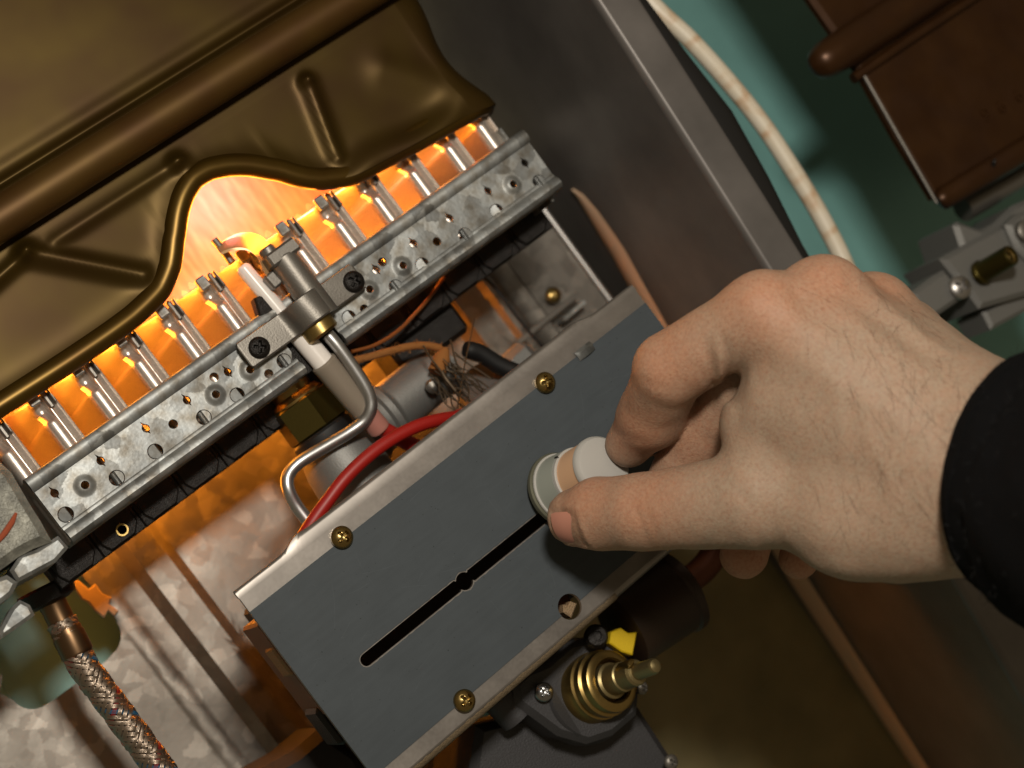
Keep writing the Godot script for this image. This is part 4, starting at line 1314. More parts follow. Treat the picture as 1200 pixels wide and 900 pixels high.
# ---------------------------------------------------------------- valve under the panel
func build_valve() -> void:
	var o := thing("gas_valve", "dark cast gas valve below the panel with a turned brass spindle", "gas valve", Vector3(12.27, -184.25, -10.00))
	var at := Vector3(13.85, -183.37, -4.00)
	var ax := (Vector3(24.74, -185.46, 34.00) - Vector3(13.93, -184.44, 0.00)).normalized()
	var s := Shape.new()
	s.lathe([Vector2(0.00, -6), Vector2(13.78, -6), Vector2(13.94, -3), Vector2(13.10, -1), Vector2(12.94, 1.2), Vector2(11.93, 1.6), Vector2(11.93, 2.4), Vector2(12.60, 2.8), Vector2(12.60, 5.4), Vector2(11.59, 6.0), Vector2(11.42, 7.4), Vector2(11.93, 7.8), Vector2(11.68, 9.6), Vector2(10.58, 10.4), Vector2(8.74, 10.6), Vector2(8.06, 9.6), Vector2(7.73, 4.0), Vector2(0.00, 4.0)], at, ax, 64)
	part("brass_collar", s, M.brass, o, 30)
	s = Shape.new()
	s.lathe([Vector2(0, 4), Vector2(7.0, 4), Vector2(6.8, 10), Vector2(5.8, 10.6), Vector2(5.6, 17), Vector2(5.0, 17.4), Vector2(5.0, 24), Vector2(4.4, 25), Vector2(3.2, 25.4), Vector2(3.0, 34.6), Vector2(2.4, 35.8), Vector2(1.2, 36.4), Vector2(0, 36.4)], at, ax, 40)
	part("spindle", s, M.brass_worn, o, 30)
	s = Shape.new()
	var up := (Vector3(-0.2, 1, 0) - ax * ax.dot(Vector3(-0.2, 1, 0))).normalized()
	s.box(at + ax * 22.0 + up * 4.2, Vector3(9, 2.2, 4.4), 0.9, Basis(ax, up, ax.cross(up)))
	part("spindle_key", s, M.brass, o)
	# body: a flanged casting
	s = Shape.new()
	s.prism([Vector2(-11.35, -161.82), Vector2(-4.14, -161.53), Vector2(3.54, -163.97), Vector2(15.96, -164.03), Vector2(26.38, -168.89), Vector2(32.38, -180.88), Vector2(29.25, -193.93), Vector2(20.33, -202.32), Vector2(7.81, -201.98), Vector2(-2.27, -197.87), Vector2(-9.60, -187.94), Vector2(-12.78, -177.40), Vector2(-15.42, -168.92)], -30, -4, 2.5)
	part("body_flange", s, M.cast_dark, o)
	s = Shape.new()
	s.lathe([Vector2(0, -14), Vector2(20, -14), Vector2(20.4, -8), Vector2(18.6, -4.6), Vector2(0, -4.6)], at, ax, 48)
	part("boss", s, M.cast_dark, o)
	s = Shape.new()
	s.prism([Vector2(-26.99, -168.69), Vector2(-1.47, -180.98), Vector2(29.81, -201.77), Vector2(27.48, -235.53), Vector2(-1.36, -247.12), Vector2(-59.52, -198.28)], -70, -22, 3.0)
	part("lower_body", s, M.cast_dark, o)
	part("flange_screw", screw_shape(Vector3(-4.90, -171.41, -2.00), 3.6, Vector3(-0.1, 0.1, 1), 0.3, 0.7), M.chrome, o, 30)
	part("flange_screw", screw_shape(Vector3(28.76, -195.89, -6.00), 2.6, Vector3(0.3, -0.3, 1), 0.3, 0.7), M.iron, o, 30)
	part("flange_screw", screw_shape(Vector3(23.15, -226.98, -14.00), 3.0, Vector3(0.1, -0.1, 1), 0.3, 0.7), M.iron, o, 30)
	s = Shape.new()
	s.lathe([Vector2(0, 0), Vector2(4.4, 0), Vector2(4.6, 3), Vector2(3.6, 4.4), Vector2(1.8, 4.6), Vector2(1.6, 3.4), Vector2(0, 3.4)], Vector3(23.45, -168.16, 0.00), Vector3(-0.1, 0.2, 1), 24)
	part("dark_plug", s, M.blackened, o)
	s = Shape.new()
	s.lathe([Vector2(0, 0), Vector2(7.4, 0), Vector2(7.6, 10), Vector2(6.4, 12), Vector2(0, 12)], Vector3(-14.61, -174.82, -14.00), Vector3(-15.74, -163.84, -14.00) - Vector3(-14.61, -174.82, -14.00), 28)
	part("lug", s, M.cast_dark, o)
	s = Shape.new()
	s.prism([Vector2(29.91, -170.75), Vector2(33.98, -171.89), Vector2(35.25, -175.30), Vector2(38.24, -177.22), Vector2(35.41, -179.49), Vector2(31.27, -182.75), Vector2(28.50, -178.97), Vector2(26.69, -173.51)], -4, 0.6, 0.5)
	single("yellow_seal", "dab of bright yellow sealing paint above the brass spindle", "paint seal", s, M.yellow, Vector3(31.38, -175.54, 0.00))
	# dark barrel and copper pipe to the right of the valve
	var b := thing("solenoid_barrel", "dark brown barrel-shaped coil under the hand joined to a copper pipe", "coil", Vector3(55.60, -176.93, -10.00))
	s = Shape.new()
	var d := (Vector3(67.73, -178.10, -8.00) - Vector3(31.22, -173.95, -8.00))
	s.lathe([Vector2(0, -2), Vector2(12, -2), Vector2(16, 0), Vector2(16.5, 26), Vector2(17.5, 27), Vector2(17.5, 30), Vector2(14, 32), Vector2(0, 32)], Vector3(39.26, -175.57, -14.00), d, 40)
	part("barrel", s, mat(Color(0.17, 0.115, 0.07), 0.2, 0.5), b)
	s = Shape.new()
	s.tube(smooth_path([Vector3(56.51, -173.04, -14.00), Vector3(71.64, -177.88, -14.00), Vector3(84.78, -178.55, -14.00), Vector3(97.00, -174.13, -14.00), Vector3(105.24, -167.46, -14.00)], 6), 5.6, 22)
	part("copper_pipe", s, mat(Color(0.32, 0.16, 0.07), 0.5, 0.5), b, 60)
	s = Shape.new()
	s.prism([Vector2(54.94, -187.18), Vector2(61.74, -187.04), Vector2(66.51, -188.21), Vector2(63.49, -190.05), Vector2(56.17, -190.20)], -16, -6, 1.0)
	part("bracket_corner", s, M.blackened, b)
	# the dark bulk below the left end of the panel
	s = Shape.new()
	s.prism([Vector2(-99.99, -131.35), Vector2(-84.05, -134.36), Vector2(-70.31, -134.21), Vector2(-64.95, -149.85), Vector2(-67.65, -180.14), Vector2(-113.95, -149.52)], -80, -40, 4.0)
	single("dark_casting", "dark green-black casting below the left corner of the panel", "casting", s, M.near_black, Vector3(-79.66, -141.94, -40.00))


# ---------------------------------------------------------------- the second heater
func build_second_heater() -> void:
	var o := thing("second_heater", "second heater's worn copper body with stamped digits and a thick pipe", "heater body", Vector3(305.03, -95.08, 0.00))
	var s := Shape.new()
	var sheet := [Vector2(284.24, 149.08), Vector2(275.06, -22.73), Vector2(274.78, -40.43), Vector2(273.87, -61.37), Vector2(269.62, -91.04), Vector2(266.81, -121.64), Vector2(293.54, -126.64), Vector2(393.99, -138.37), Vector2(546.62, 19.03)]
	s.prism(sheet, -5, 0, 2.0)
	part("copper_sheet", s, M.copper_old, o)
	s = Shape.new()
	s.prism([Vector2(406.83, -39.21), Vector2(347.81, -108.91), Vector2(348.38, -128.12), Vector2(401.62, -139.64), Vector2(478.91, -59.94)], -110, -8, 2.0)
	part("inner_body", s, M.near_black, o)
	s = Shape.new()
	s.tube([Vector3(267.21, -123.70, 0.00), Vector3(268.97, -123.70, 0.60), Vector3(308.42, -128.75, 1.00), Vector3(398.00, -139.83, 1.00)], [3.0, 5.0, 5.6, 5.6], 20)
	part("bottom_bead", s, M.copper_old, o, 60)
	s = Shape.new()
	s.tube([Vector3(251.96, -46.14, 4.00), Vector3(253.17, -45.99, 4.00), Vector3(255.68, -46.20, 4.00), Vector3(259.77, -46.49, 4.00), Vector3(271.18, -47.20, 4.00), Vector3(308.76, -49.10, 4.00), Vector3(365.10, -51.86, 4.00), Vector3(450.02, -55.49, 4.00)], [0.5, 4.4, 6.8, 8.0, 8.4, 8.4, 8.4, 8.4], 28)
	part("water_pipe", s, M.copper_old, o, 60)
	s = Shape.new()
	s.tube([Vector3(269.28, -59.92, -1.00), Vector3(300.17, -60.91, 1.50), Vector3(379.35, -65.40, 1.50)], 2.4, 14)
	part("solder_fillet", s, M.copper_old, o, 60)
	s = Shape.new()
	s.tube([Vector3(273.87, -61.37, 0.00), Vector3(270.14, -90.47, 0.00), Vector3(265.98, -123.80, 0.00)], 0.9, 10)
	part("sheet_edge", s, M.iron, o, 60)
	s = Shape.new()
	s.tube([Vector3(296.72, -126.44, 5.00), Vector3(297.42, -124.92, 7.00), Vector3(298.53, -123.96, 7.40)], [1.2, 1.0, 0.4], 8)
	part("rust_nick", s, M.blackened, o, 60)
	# stamped digits
	var along := (Vector3(333.64, -110.53, 0.00) - Vector3(313.95, -108.43, 0.00)).normalized()
	var digits := ["9", "6", "6"]
	var spots: Array = [Vector3(314.52, -107.53, 0.30), Vector3(323.77, -109.15, 0.30), Vector3(334.97, -110.09, 0.30)]
	for k in 3:
		var t := TextMesh.new()
		t.text = digits[k]
		var f := SystemFont.new()
		f.font_names = PackedStringArray(["Droid Sans"])
		t.font = f
		t.font_size = 24
		t.pixel_size = 0.00034
		t.depth = 0.0008
		var n := MeshInstance3D.new()
		n.name = "stamped_digit"
		n.mesh = t
		n.material_override = M.copper_old
		o.add_child(n, true)
		n.transform = Transform3D(Basis(Vector3.BACK, atan2(along.y, along.x)), (spots[k] * MM) - o.position)
	# dark gap and the cast valve under it
	s = Shape.new()
	s.tube([Vector3(290.30, -135.82, -20.00), Vector3(346.04, -143.34, -20.00)], 6.0, 20)
	single("burner_tube", "dark steel tube in the shadow below the second heater's body", "tube", s, M.iron, Vector3(312.97, -138.78, -20.00), 60)
	var v := thing("second_valve", "grey die-cast valve block with a hollow brass stud under the second heater", "valve block", Vector3(267.29, -158.61, -10.00))
	s = Shape.new()
	s.prism([Vector2(251.33, -142.94), Vector2(270.93, -146.02), Vector2(296.07, -150.69), Vector2(308.11, -162.25), Vector2(309.15, -180.50), Vector2(281.26, -181.12), Vector2(252.91, -170.52), Vector2(252.80, -161.90)], -30, 0, 2.0)
	part("face_block", s, M.cast, v)
	s = Shape.new()
	s.prism([Vector2(269.32, -136.24), Vector2(272.43, -136.01), Vector2(275.01, -139.52), Vector2(279.27, -145.05), Vector2(286.34, -146.95), Vector2(300.72, -146.24), Vector2(311.67, -148.73), Vector2(317.61, -161.88), Vector2(291.84, -163.42), Vector2(264.72, -148.17), Vector2(267.22, -141.67)], -32, -3, 2.0)
	part("upper_lug", s, M.cast, v)
	s = Shape.new()
	s.prism([Vector2(286.35, -149.34), Vector2(295.56, -149.00), Vector2(310.74, -155.22), Vector2(298.42, -174.65), Vector2(285.24, -169.52), Vector2(283.39, -160.10)], -10, 4, 2.0)
	part("side_lug", s, M.cast, v)
	s = Shape.new()
	s.prism([Vector2(230.14, -146.43), Vector2(245.22, -147.19), Vector2(251.24, -148.08), Vector2(252.37, -155.59), Vector2(249.38, -162.59), Vector2(232.58, -161.03), Vector2(228.84, -154.02)], -26, -2, 2.0)
	part("arm", s, M.cast, v)
	s = Shape.new()
	s.prism([Vector2(257.24, -173.10), Vector2(284.88, -177.17), Vector2(311.35, -184.71), Vector2(303.23, -193.24), Vector2(274.07, -185.49), Vector2(255.50, -181.92)], -26, -6, 1.6)
	part("lower_plate", s, M.cast, v)
	part("round_screw", screw_shape(Vector3(250.56, -157.83, -1.00), 5.2, Vector3(-0.1, 0.1, 1), 0.5, 0.6), M.steel, v, 30)
	s = Shape.new()
	s.lathe([Vector2(0, 0), Vector2(5.4, 0), Vector2(5.6, 2), Vector2(4.8, 3.2), Vector2(4.6, 17), Vector2(4.2, 17.8), Vector2(3.2, 17.8), Vector2(3.0, 17.0), Vector2(2.9, 8), Vector2(0, 8)], Vector3(262.48, -158.94, 0.00), Vector3(268.17, -158.61, 14.00) - Vector3(262.48, -158.94, 0.00), 30)
	part("brass_stud", s, M.brass_dull, v)
	for k in 3:
		s = Shape.new()
		var q := Vector3(262.48, -158.94, 0.00) + (Vector3(268.17, -158.61, 14.00) - Vector3(262.48, -158.94, 0.00)).normalized() * (16.4 - 2.0 * k)
		s.lathe([Vector2(3.05, -0.5), Vector2(2.4, 0.0), Vector2(3.05, 0.5)], q, Vector3(268.17, -158.61, 14.00) - Vector3(262.48, -158.94, 0.00), 24)
		part("thread", s, M.brass, v)
	s = Shape.new()
	s.lathe([Vector2(0, 0), Vector2(5, 0), Vector2(5, 3), Vector2(3.6, 4), Vector2(0, 4)], Vector3(291.06, -156.98, 4.00), Vector3(0, 0, 1), 24)
	part("plug", s, M.iron, v)


# ---------------------------------------------------------------- the hand
class Flesh:    # a smooth union of tapered bones, meshed as surface nets
	var bones := []         # [a, b, ra, rb, group, k]
	var marks := []         # [a, b, width, height]: grooves (height > 0) and ridges along the skin, seen down the view
	var view := Vector3.ZERO
	var nail_at := Vector3.ZERO
	var nail_axis := Vector3.ZERO
	var nail_up := Vector3.ZERO
	var verts := PackedVector3Array()
	var norms := PackedVector3Array()
	var index := PackedInt32Array()
	var noise := FastNoiseLite.new()

	func bone(a: Vector3, b: Vector3, ra: float, rb: float, group := 0, k := 6.0) -> void:
		bones.append([a, b, ra, rb, group, k])

	func at(q: Vector3, use: Array) -> float:
		var d := [1e3, 1e3, 1e3, 1e3, 1e3, 1e3]
		for n in use:
			var w: Array = bones[n]
			var a: Vector3 = w[0]
			var ab: Vector3 = w[1] - a
			var t := clampf((q - a).dot(ab) / maxf(ab.length_squared(), 1e-6), 0.0, 1.0)
			var e: float = q.distance_to(a + ab * t) - lerpf(w[2], w[3], t)
			var gr: int = w[4]
			var o: float = d[gr]
			var k: float = w[5]
			if absf(o - e) < k:
				var h := k - absf(o - e)
				d[gr] = minf(o, e) - h * h / (4.0 * k)
			else:
				d[gr] = minf(o, e)
		var out: float = d[0]
		var best := out
		for i in range(1, 6):
			var e: float = d[i]
			if absf(out - e) < 5.0:
				var h := 5.0 - absf(out - e)
				best = minf(best, minf(out, e) - h * h / 20.0)
			else:
				best = minf(best, minf(out, e))
		if absf(best) < 5.0:
			for m in marks:
				var a: Vector3 = m[0]
				var ab: Vector3 = m[1] - a
				var f := q - a
				f -= view * clampf(f.dot(view), -22.0, 22.0)
				var g := ab - view * ab.dot(view)
				var t := clampf(f.dot(g) / maxf(g.length_squared(), 1e-6), 0.0, 1.0)
				var s: float = f.distance_to(g * t) / m[2]
				if s < 3.0: best += m[3] * exp(-s * s) * sin(PI * clampf(0.12 + 0.76 * t, 0.0, 1.0))
			best += 0.28 * noise.get_noise_3dv(q)
			var r := q - nail_at
			var u := r.dot(nail_axis)
			var side := nail_axis.cross(nail_up)
			var v := r.dot(side)
			if r.dot(nail_up) > 2.0 and absf(u) < 9.0 and absf(v) < 9.0:
				var inside := minf(7.0 - absf(u), 6.6 - absf(v))
				best += 0.75 * smoothstep(-0.6, 0.9, inside) - 0.35 * exp(-pow((inside + 1.6) / 1.1, 2.0))
		return best

	func build(h: float) -> void:
		var lo := Vector3.INF
		var hi := -Vector3.INF
		for w in bones:
			var r: float = maxf(w[2], w[3]) + 4.0
			lo = lo.min((w[0] as Vector3).min(w[1]) - Vector3.ONE * r)
			hi = hi.max((w[0] as Vector3).max(w[1]) + Vector3.ONE * r)
		var nb := Vector3i(((hi - lo) / (h * 8.0)).ceil())
		var dim := nb * 8 + Vector3i.ONE
		var field := PackedFloat32Array()
		field.resize(dim.x * dim.y * dim.z)
		field.fill(9.0)
		var half := h * 8.0 * 0.87
		var live := []
		for bz in nb.z:
			for by in nb.y:
				for bx in nb.x:
					var c := lo + (Vector3(bx, by, bz) * 8.0 + Vector3.ONE * 4.0) * h
					var use := []
					var near := 1e3
					for n in bones.size():
						var w: Array = bones[n]
						var a: Vector3 = w[0]
						var ab: Vector3 = w[1] - a
						var t := clampf((c - a).dot(ab) / maxf(ab.length_squared(), 1e-6), 0.0, 1.0)
						var e: float = c.distance_to(a + ab * t) - lerpf(w[2], w[3], t)
						near = minf(near, e)
						if e < half + 9.0: use.append(n)
					if near > half + 6.0: continue
					if near < -half - 4.0:
						for z in 9:
							for y in 9:
								for x in 9:
									field[((bz * 8 + z) * dim.y + by * 8 + y) * dim.x + bx * 8 + x] = -9.0
						continue
					live.append([Vector3i(bx, by, bz), use])
		for l in live:
			var b: Vector3i = l[0]
			for z in 9:
				for y in 9:
					for x in 9:
						var i: int = ((b.z * 8 + z) * dim.y + b.y * 8 + y) * dim.x + b.x * 8 + x
						if (x == 8 or y == 8 or z == 8) and absf(field[i]) < 8.9: continue
						field[i] = at(lo + Vector3(b * 8 + Vector3i(x, y, z)) * h, l[1])
		var ids := {}
		var sx := 1
		var sy := dim.x
		var sz := dim.x * dim.y
		var offs := [0, sx, sy, sx + sy, sz, sx + sz, sy + sz, sx + sy + sz]
		var corner := [Vector3(0, 0, 0), Vector3(1, 0, 0), Vector3(0, 1, 0), Vector3(1, 1, 0), Vector3(0, 0, 1), Vector3(1, 0, 1), Vector3(0, 1, 1), Vector3(1, 1, 1)]
		var edges := [[0, 1], [2, 3], [4, 5], [6, 7], [0, 2], [1, 3], [4, 6], [5, 7], [0, 4], [1, 5], [2, 6], [3, 7]]
		for l in live:
			var b: Vector3i = l[0] * 8
			for z in 8:
				for y in 8:
					for x in 8:
						var i: int = ((b.z + z) * dim.y + b.y + y) * dim.x + b.x + x
						var neg := 0
						for o in offs:
							if field[i + o] < 0.0: neg += 1
						if neg == 0 or neg == 8: continue
						var sum := Vector3.ZERO
						var cnt := 0
						for e in edges:
							var f0 := field[i + offs[e[0]]]
							var f1 := field[i + offs[e[1]]]
							if (f0 < 0.0) != (f1 < 0.0):
								sum += (corner[e[0]] as Vector3).lerp(corner[e[1]], f0 / (f0 - f1))
								cnt += 1
						ids[i] = verts.size()
						verts.append(lo + (Vector3(b + Vector3i(x, y, z)) + sum / cnt) * h)
		for i in ids:
			for ax in 3:
				var s: int = [sx, sy, sz][ax]
				var u: int = [sy, sz, sx][ax]
				var w: int = [sz, sx, sy][ax]
				var f0 := field[i]
				var f1 := field[i + s]
				if (f0 < 0.0) == (f1 < 0.0): continue
				if not (ids.has(i - u) and ids.has(i - w) and ids.has(i - u - w)): continue
				var q := [ids[i], ids[i - u], ids[i - u - w], ids[i - w]]
				if f0 < 0.0:   # solid below: counter-clockwise seen from +axis, written clockwise for Godot
					index.append_array([q[0], q[2], q[1], q[0], q[3], q[2]])
				else:
					index.append_array([q[0], q[1], q[2], q[0], q[2], q[3]])
		norms.resize(verts.size())
		for t in range(0, index.size(), 3):
			var n := (verts[index[t + 2]] - verts[index[t]]).cross(verts[index[t + 1]] - verts[index[t]])
			for k in 3: norms[index[t + k]] += n
		for k in norms.size(): norms[k] = norms[k].normalized()


func build_person() -> void:
	var view := -Vector3(-0.390196, 0.052336, 0.919243)
	var right := Vector3(0.727790, -0.594008, 0.342748)
	var up := Vector3(0.563976, 0.802755, 0.193690)
	var f := Flesh.new()
	f.view = view
	f.noise.seed = 5; f.noise.frequency = 0.09; f.noise.fractal_octaves = 3
	# wrist and forearm
	f.bone(Vector3(109.35, -163.21, 163.41), Vector3(104.30, -181.90, 212.37), 18.5, 21)
	f.bone(Vector3(90.92, -184.46, 161.14), Vector3(83.36, -200.27, 215.40), 18.5, 21)
	f.bone(Vector3(98.81, -173.23, 163.85), Vector3(91.98, -190.29, 216.32), 19, 22)
	# back of the hand: one bone to each finger
	f.bone(Vector3(94.32, -164.57, 161.45), Vector3(89.51, -98.48, 127.37), 17, 13.2, 0, 12)
	f.bone(Vector3(101.21, -160.93, 159.82), Vector3(109.31, -107.11, 129.73), 16, 14.0, 0, 10)
	f.bone(Vector3(108.67, -159.85, 156.40), Vector3(125.45, -122.14, 124.39), 16, 13.0, 0, 10)
	f.bone(Vector3(114.64, -160.52, 152.44), Vector3(134.12, -137.03, 118.04), 16, 12.5, 0, 10)
	f.bone(Vector3(91.71, -135.84, 130.43), Vector3(92.97, -172.67, 156.99), 20, 19, 0, 12)
	f.bone(Vector3(79.47, -128.34, 120.45), Vector3(87.33, -167.26, 149.94), 17, 19, 0, 12)
	f.bone(Vector3(101.35, -148.97, 111.34), Vector3(103.88, -176.75, 135.75), 16, 18, 0, 10)
	# thumb: ball, then the two bones
	f.bone(Vector3(81.77, -174.14, 139.27), Vector3(61.27, -148.21, 111.68), 21.0, 16.5, 0, 10)
	f.bone(Vector3(88.03, -181.71, 153.23), Vector3(68.75, -167.97, 131.21), 18.0, 18.0, 0, 10)
	f.bone(Vector3(64.56, -145.22, 110.73), Vector3(70.67, -126.76, 110.10), 13.0, 10.0, 0, 10)
	f.bone(Vector3(56.15, -145.78, 107.20), Vector3(36.33, -130.83, 75.09), 16.0, 13.0, 1, 7)
	f.bone(Vector3(36.33, -130.83, 75.09), Vector3(29.69, -124.21, 59.93), 12.9, 12.6, 1, 2)
	f.bone(Vector3(29.69, -124.21, 59.93), Vector3(25.32, -121.26, 52.46), 12.4, 10.3, 1, 2)
	# index finger
	f.bone(Vector3(89.51, -98.48, 127.37), Vector3(65.90, -96.54, 97.65), 13.3, 12.4, 2, 7)
	f.bone(Vector3(65.90, -96.54, 97.65), Vector3(61.85, -107.50, 73.71), 12.2, 11.2, 2, 2)
	f.bone(Vector3(61.85, -107.50, 73.71), Vector3(55.86, -112.33, 57.30), 10.8, 8.4, 2, 5)
	# middle finger
	f.bone(Vector3(109.31, -107.11, 129.73), Vector3(86.97, -115.01, 92.42), 13.8, 12.4, 3, 6)
	f.bone(Vector3(86.97, -115.01, 92.42), Vector3(73.80, -123.57, 71.00), 12.2, 11.2, 3, 3)
	f.bone(Vector3(73.80, -123.57, 71.00), Vector3(61.17, -132.00, 57.41), 10.8, 9.0, 3, 3)
	# ring and little finger, curled in under the palm
	f.bone(Vector3(125.45, -122.14, 124.39), Vector3(117.00, -141.13, 67.49), 13.0, 11.6, 4, 6)
	f.bone(Vector3(117.00, -141.13, 67.49), Vector3(88.71, -157.75, 49.90), 11.4, 10.2, 4, 5)
	f.bone(Vector3(88.71, -157.75, 49.90), Vector3(69.38, -170.63, 51.13), 10.0, 8.8, 4, 5)
	f.bone(Vector3(134.12, -137.03, 118.04), Vector3(127.29, -160.27, 68.59), 12.0, 10.4, 5, 6)
	f.bone(Vector3(127.29, -160.27, 68.59), Vector3(104.07, -175.10, 50.88), 10.0, 9.0, 5, 5)
	f.bone(Vector3(104.07, -175.10, 50.88), Vector3(86.42, -185.32, 50.50), 8.8, 7.4, 5, 5)
	# creases, folds and sinews
	for m in [[Vector3(65.71, -95.46, 130.15), Vector3(62.18, -108.96, 125.07), 1.9, 2.0], [Vector3(70.01, -97.27, 132.08), Vector3(63.60, -114.93, 126.01), 1.7, 1.8], [Vector3(67.28, -96.75, 130.89), Vector3(64.58, -109.54, 126.12), 1.8, -1.0], [Vector3(73.41, -102.88, 131.66), Vector3(60.33, -122.10, 122.85), 2.0, 1.0], [Vector3(61.42, -99.39, 124.20), Vector3(61.76, -106.70, 122.58), 1.0, 0.8],
		[Vector3(31.56, -120.31, 88.78), Vector3(25.18, -138.97, 89.31), 0.9, 0.45], [Vector3(33.93, -121.53, 89.86), Vector3(27.64, -140.98, 90.47), 0.8, 0.35], [Vector3(30.94, -119.40, 84.12), Vector3(29.03, -127.17, 85.92), 0.7, 0.3], [Vector3(41.35, -101.33, 80.98), Vector3(48.95, -112.98, 84.87), 0.9, 0.5],
		[Vector3(49.15, -91.31, 105.47), Vector3(55.31, -101.42, 110.84), 1.0, 0.4], [Vector3(106.46, -110.62, 148.31), Vector3(103.58, -141.13, 170.58), 2.6, 1.0], [Vector3(100.16, -96.62, 140.48), Vector3(97.31, -139.74, 172.19), 3.0, -0.7], [Vector3(117.08, -113.62, 142.11), Vector3(109.75, -142.74, 168.94), 2.2, -0.9],
		[Vector3(78.41, -105.31, 140.45), Vector3(82.10, -151.16, 170.73), 3.2, -0.5], [Vector3(97.19, -94.19, 139.08), Vector3(90.00, -105.89, 147.58), 2.4, 0.8], [Vector3(116.38, -102.97, 139.03), Vector3(108.98, -110.69, 145.03), 2.2, 0.7], [Vector3(47.90, -132.66, 118.18), Vector3(46.99, -146.79, 125.12), 1.6, 0.35],
		[Vector3(78.65, -123.42, 158.99), Vector3(60.80, -150.03, 161.63), 2.0, -0.35], [Vector3(76.78, -133.32, 165.29), Vector3(64.71, -166.75, 167.50), 2.0, -0.35], [Vector3(45.86, -123.95, 101.58), Vector3(57.72, -125.08, 113.21), 1.4, 0.4], [Vector3(44.63, -157.91, 120.40), Vector3(59.60, -179.84, 149.76), 3.0, 0.4]]:
		f.marks.append(m)
	# thumb nail frame
	var tip := Vector3(21.81, -120.41, 54.19)
	var axis := (Vector3(26.62, -122.32, 53.08) - Vector3(36.00, -131.29, 74.97)).normalized()
	var nup := (-view * 0.93 - up * 0.36)
	nup = (nup - axis * nup.dot(axis)).normalized()
	f.nail_at = Vector3(26.70, -121.06, 54.12)
	f.nail_axis = axis
	f.nail_up = nup
	f.build(1.35)
	var o := thing("person", "bare right hand in a black fleece sleeve turning the white knob", "person", Vector3(95.48, -175.92, 164.77))
	var origin := o.position / MM
	var vs := PackedVector3Array()
	var cs := PackedColorArray()
	var pale := Color(0.345, 0.265, 0.195)
	var ruddy := Color(0.42, 0.225, 0.14)
	var pink: Array = [[Vector3(86.35, -92.14, 139.80), 20.0], [Vector3(105.88, -99.57, 143.08), 18.0], [Vector3(123.17, -114.20, 136.02), 16.0], [Vector3(57.57, -92.91, 109.14), 20.0], [Vector3(50.59, -107.01, 76.52), 22.0], [Vector3(31.48, -125.95, 89.07), 18.0], [Vector3(26.86, -117.05, 67.02), 18.0], [Vector3(75.14, -121.66, 71.46), 26.0], [Vector3(65.93, -169.00, 58.28), 22.0], [Vector3(83.26, -183.76, 56.68), 22.0]]
	for i in f.verts.size():
		var q := f.verts[i]
		vs.append((q - origin) * MM)
		var t := 0.12
		for s in pink: t = maxf(t, exp(-pow(q.distance_to(s[0]) / s[1], 2.0)))
		var mott := 0.5 + 0.5 * f.noise.get_noise_3dv(q * 2.2)
		t = clampf(t * 0.85 + (mott - 0.5) * 0.45, 0.0, 1.0)
		cs.append(pale.lerp(ruddy, t))
	var arr := []
	arr.resize(Mesh.ARRAY_MAX)
	arr[Mesh.ARRAY_VERTEX] = vs
	arr[Mesh.ARRAY_NORMAL] = f.norms
	arr[Mesh.ARRAY_COLOR] = cs
	arr[Mesh.ARRAY_INDEX] = f.index
	var am := ArrayMesh.new()
	am.add_surface_from_arrays(Mesh.PRIMITIVE_TRIANGLES, arr)
	var hand := MeshInstance3D.new()
	hand.name = "hand"
	hand.mesh = am
	hand.material_override = M.skin
	o.add_child(hand)
	# nail
	var side := axis.cross(nup)
	var rows := []
	for layer in 2:
		for i in 13:
			var u := -6.4 + 12.0 * i / 12.0
			var taper := 1.0 - 0.10 * smoothstep(-3.0, -6.7, u) - 0.22 * pow(maxf(0.0, (u - 3.6) / 3.3), 2.0)
			var ring := PackedVector3Array()
			for k in 15:
				var a := lerpf(-0.63, 0.63, k / 14.0) * taper
				var r := 10.95 + (0.0 if layer == 0 else -0.6) - 0.04 * maxf(0.0, u) * maxf(0.0, u) * 0.55
				ring.append(f.nail_at + axis * (u - 0.0 - 0.6 * (1.0 - cos(a * 2.0)) * signf(u)) + (nup * cos(a) + side * sin(a)) * r)
			rows.append(ring if layer == 0 else ring)
	var s := Shape.new()
	s.grid(rows.slice(0, 13), false, true)
	s.grid(rows.slice(13), false, false)
	part("thumbnail", s, M.nail, o, 60)
	# hair on the back of the hand and the wrist
	s = Shape.new()
	var made := 0
	var tries := 0
	while made < 330 and tries < 20000:
		tries += 1
		var i := rng.randi() % f.verts.size()
		var q := f.verts[i]
		var n := f.norms[i]
		if n.dot(view) > -0.35: continue
		var r := q - Vector3(-211.96, -37.50, 635.58)
		var px := 600.0 + 2130.0 * r.dot(right) / r.dot(view)
		var py := 450.0 - 2130.0 * r.dot(up) / r.dot(view)
		if px < 905.0 or px > 1128.0 or py < 345.0 or py > 655.0: continue
		var want := smoothstep(900.0, 1060.0, px) * (1.0 - 0.6 * smoothstep(560.0, 660.0, py))
		if rng.randf() > want: continue
		var d := (-right * rng.randf_range(0.0, 0.5) + up * rng.randf_range(0.5, 1.0) * (1.0 if rng.randf() < 0.85 else -1.0))
		d = (d - n * d.dot(n)).normalized()
		var bend := right * rng.randf_range(-0.35, 0.35)
		var len := rng.randf_range(6.0, 13.0)
		var pts := []
		for k in 5:
			var t := k / 4.0
			pts.append(q + n * (-0.2 + 0.9 * t * (1.2 - t)) + (d + bend * t) * len * t)
		s.tube(pts, [0.029, 0.029, 0.027, 0.022, 0.010], 3, false)
		made += 1
	var hair := part("arm_hair", s, M.hair, o, 180)
	hair.set_meta("kind", "stuff")
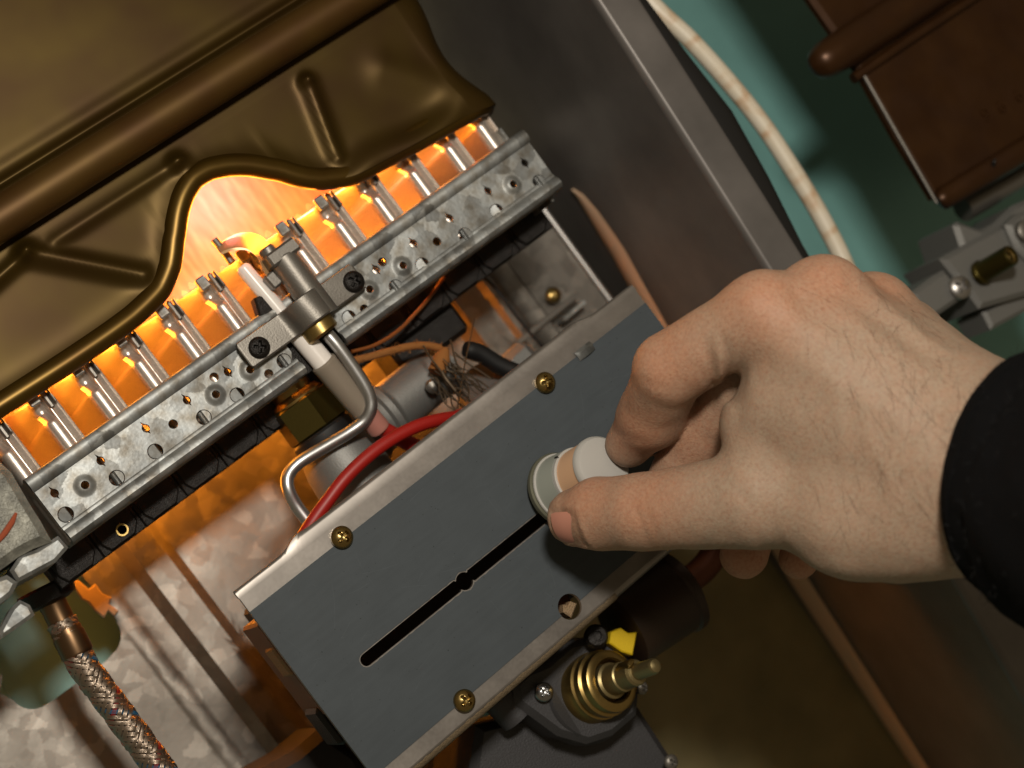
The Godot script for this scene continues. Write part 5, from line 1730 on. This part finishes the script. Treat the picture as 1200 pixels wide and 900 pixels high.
	# sleeve
	var line: Array = smooth_path([Vector3(99.90, -177.65, 174.36), Vector3(99.65, -181.49, 182.08), Vector3(98.42, -188.30, 195.01), Vector3(91.92, -197.84, 224.34), Vector3(80.27, -210.87, 269.09), Vector3(67.84, -227.25, 319.14)], 7)
	var nz := FastNoiseLite.new()
	nz.seed = 12; nz.frequency = 0.03
	rows = []
	var t0 := (line[4] - line[0] as Vector3).normalized()
	var x0 := (up - t0 * up.dot(t0)).normalized()
	for inner in [true, false]:
		for i0 in line.size():
			var i: int = (line.size() - 1 - i0) if inner else i0
			if inner and i > 8: continue
			var c: Vector3 = line[i]
			var t: Vector3 = (line[mini(i + 1, line.size() - 1)] - line[maxi(i - 1, 0)]).normalized()
			var x := (x0 - t * x0.dot(t)).normalized()
			var y := t.cross(x)
			var ring := PackedVector3Array()
			for k in 72:
				var a := TAU * k / 72.0
				var grow := 1.0 + 0.012 * i
				var q := c + (x * cos(a) * 34.5 + y * sin(a) * 30.0) * grow
				var wob := nz.get_noise_3dv(q * 0.9) * 3.4 * smoothstep(0.0, 10.0, i) + nz.get_noise_3dv(q * 3.0) * 0.6
				var edge := sqrt(maxf(0.0, 1.0 - pow(clampf(1.0 - i / 3.0, 0.0, 1.0), 2.0)))
				var rr := (-2.6 if inner else 2.6 * edge - 0.6) + wob
				ring.append(q + (x * cos(a) + y * sin(a)) * rr)
			rows.append(ring)
	s = Shape.new()
	s.grid(rows, true)
	part("sleeve", s, M.fleece, o, 180)
	s = Shape.new()
	var hem: PackedVector3Array = rows[rows.size() - line.size() + 6]
	var seam := []
	for k in 73: seam.append(hem[k % 72])
	s.tube(seam, 0.55, 6, false)
	part("hem_seam", s, M.fleece, o, 180)
	var lint := Shape.new()
	var outer_rows: Array = rows.slice(rows.size() - line.size())
	for k in 450:
		var ri := rng.randi_range(0, 22)
		var ring: PackedVector3Array = outer_rows[ri]
		var j := rng.randi() % 72
		var q: Vector3 = ring[j].lerp(ring[(j + 1) % 72], rng.randf()).lerp(outer_rows[ri + 1][j], rng.randf())
		var n: Vector3 = (q - line[ri]).normalized()
		var d := Vector3(rng.randf_range(-1, 1), rng.randf_range(-1, 1), rng.randf_range(-1, 1))
		lint.tube([q - n * 0.3, q + n * 0.7 + d * 0.5, q + n * 0.9 + d * 1.6], 0.06, 3, false)
	var fuzz := part("sleeve_fuzz", lint, M.fuzz, o, 180)
	fuzz.set_meta("kind", "stuff")
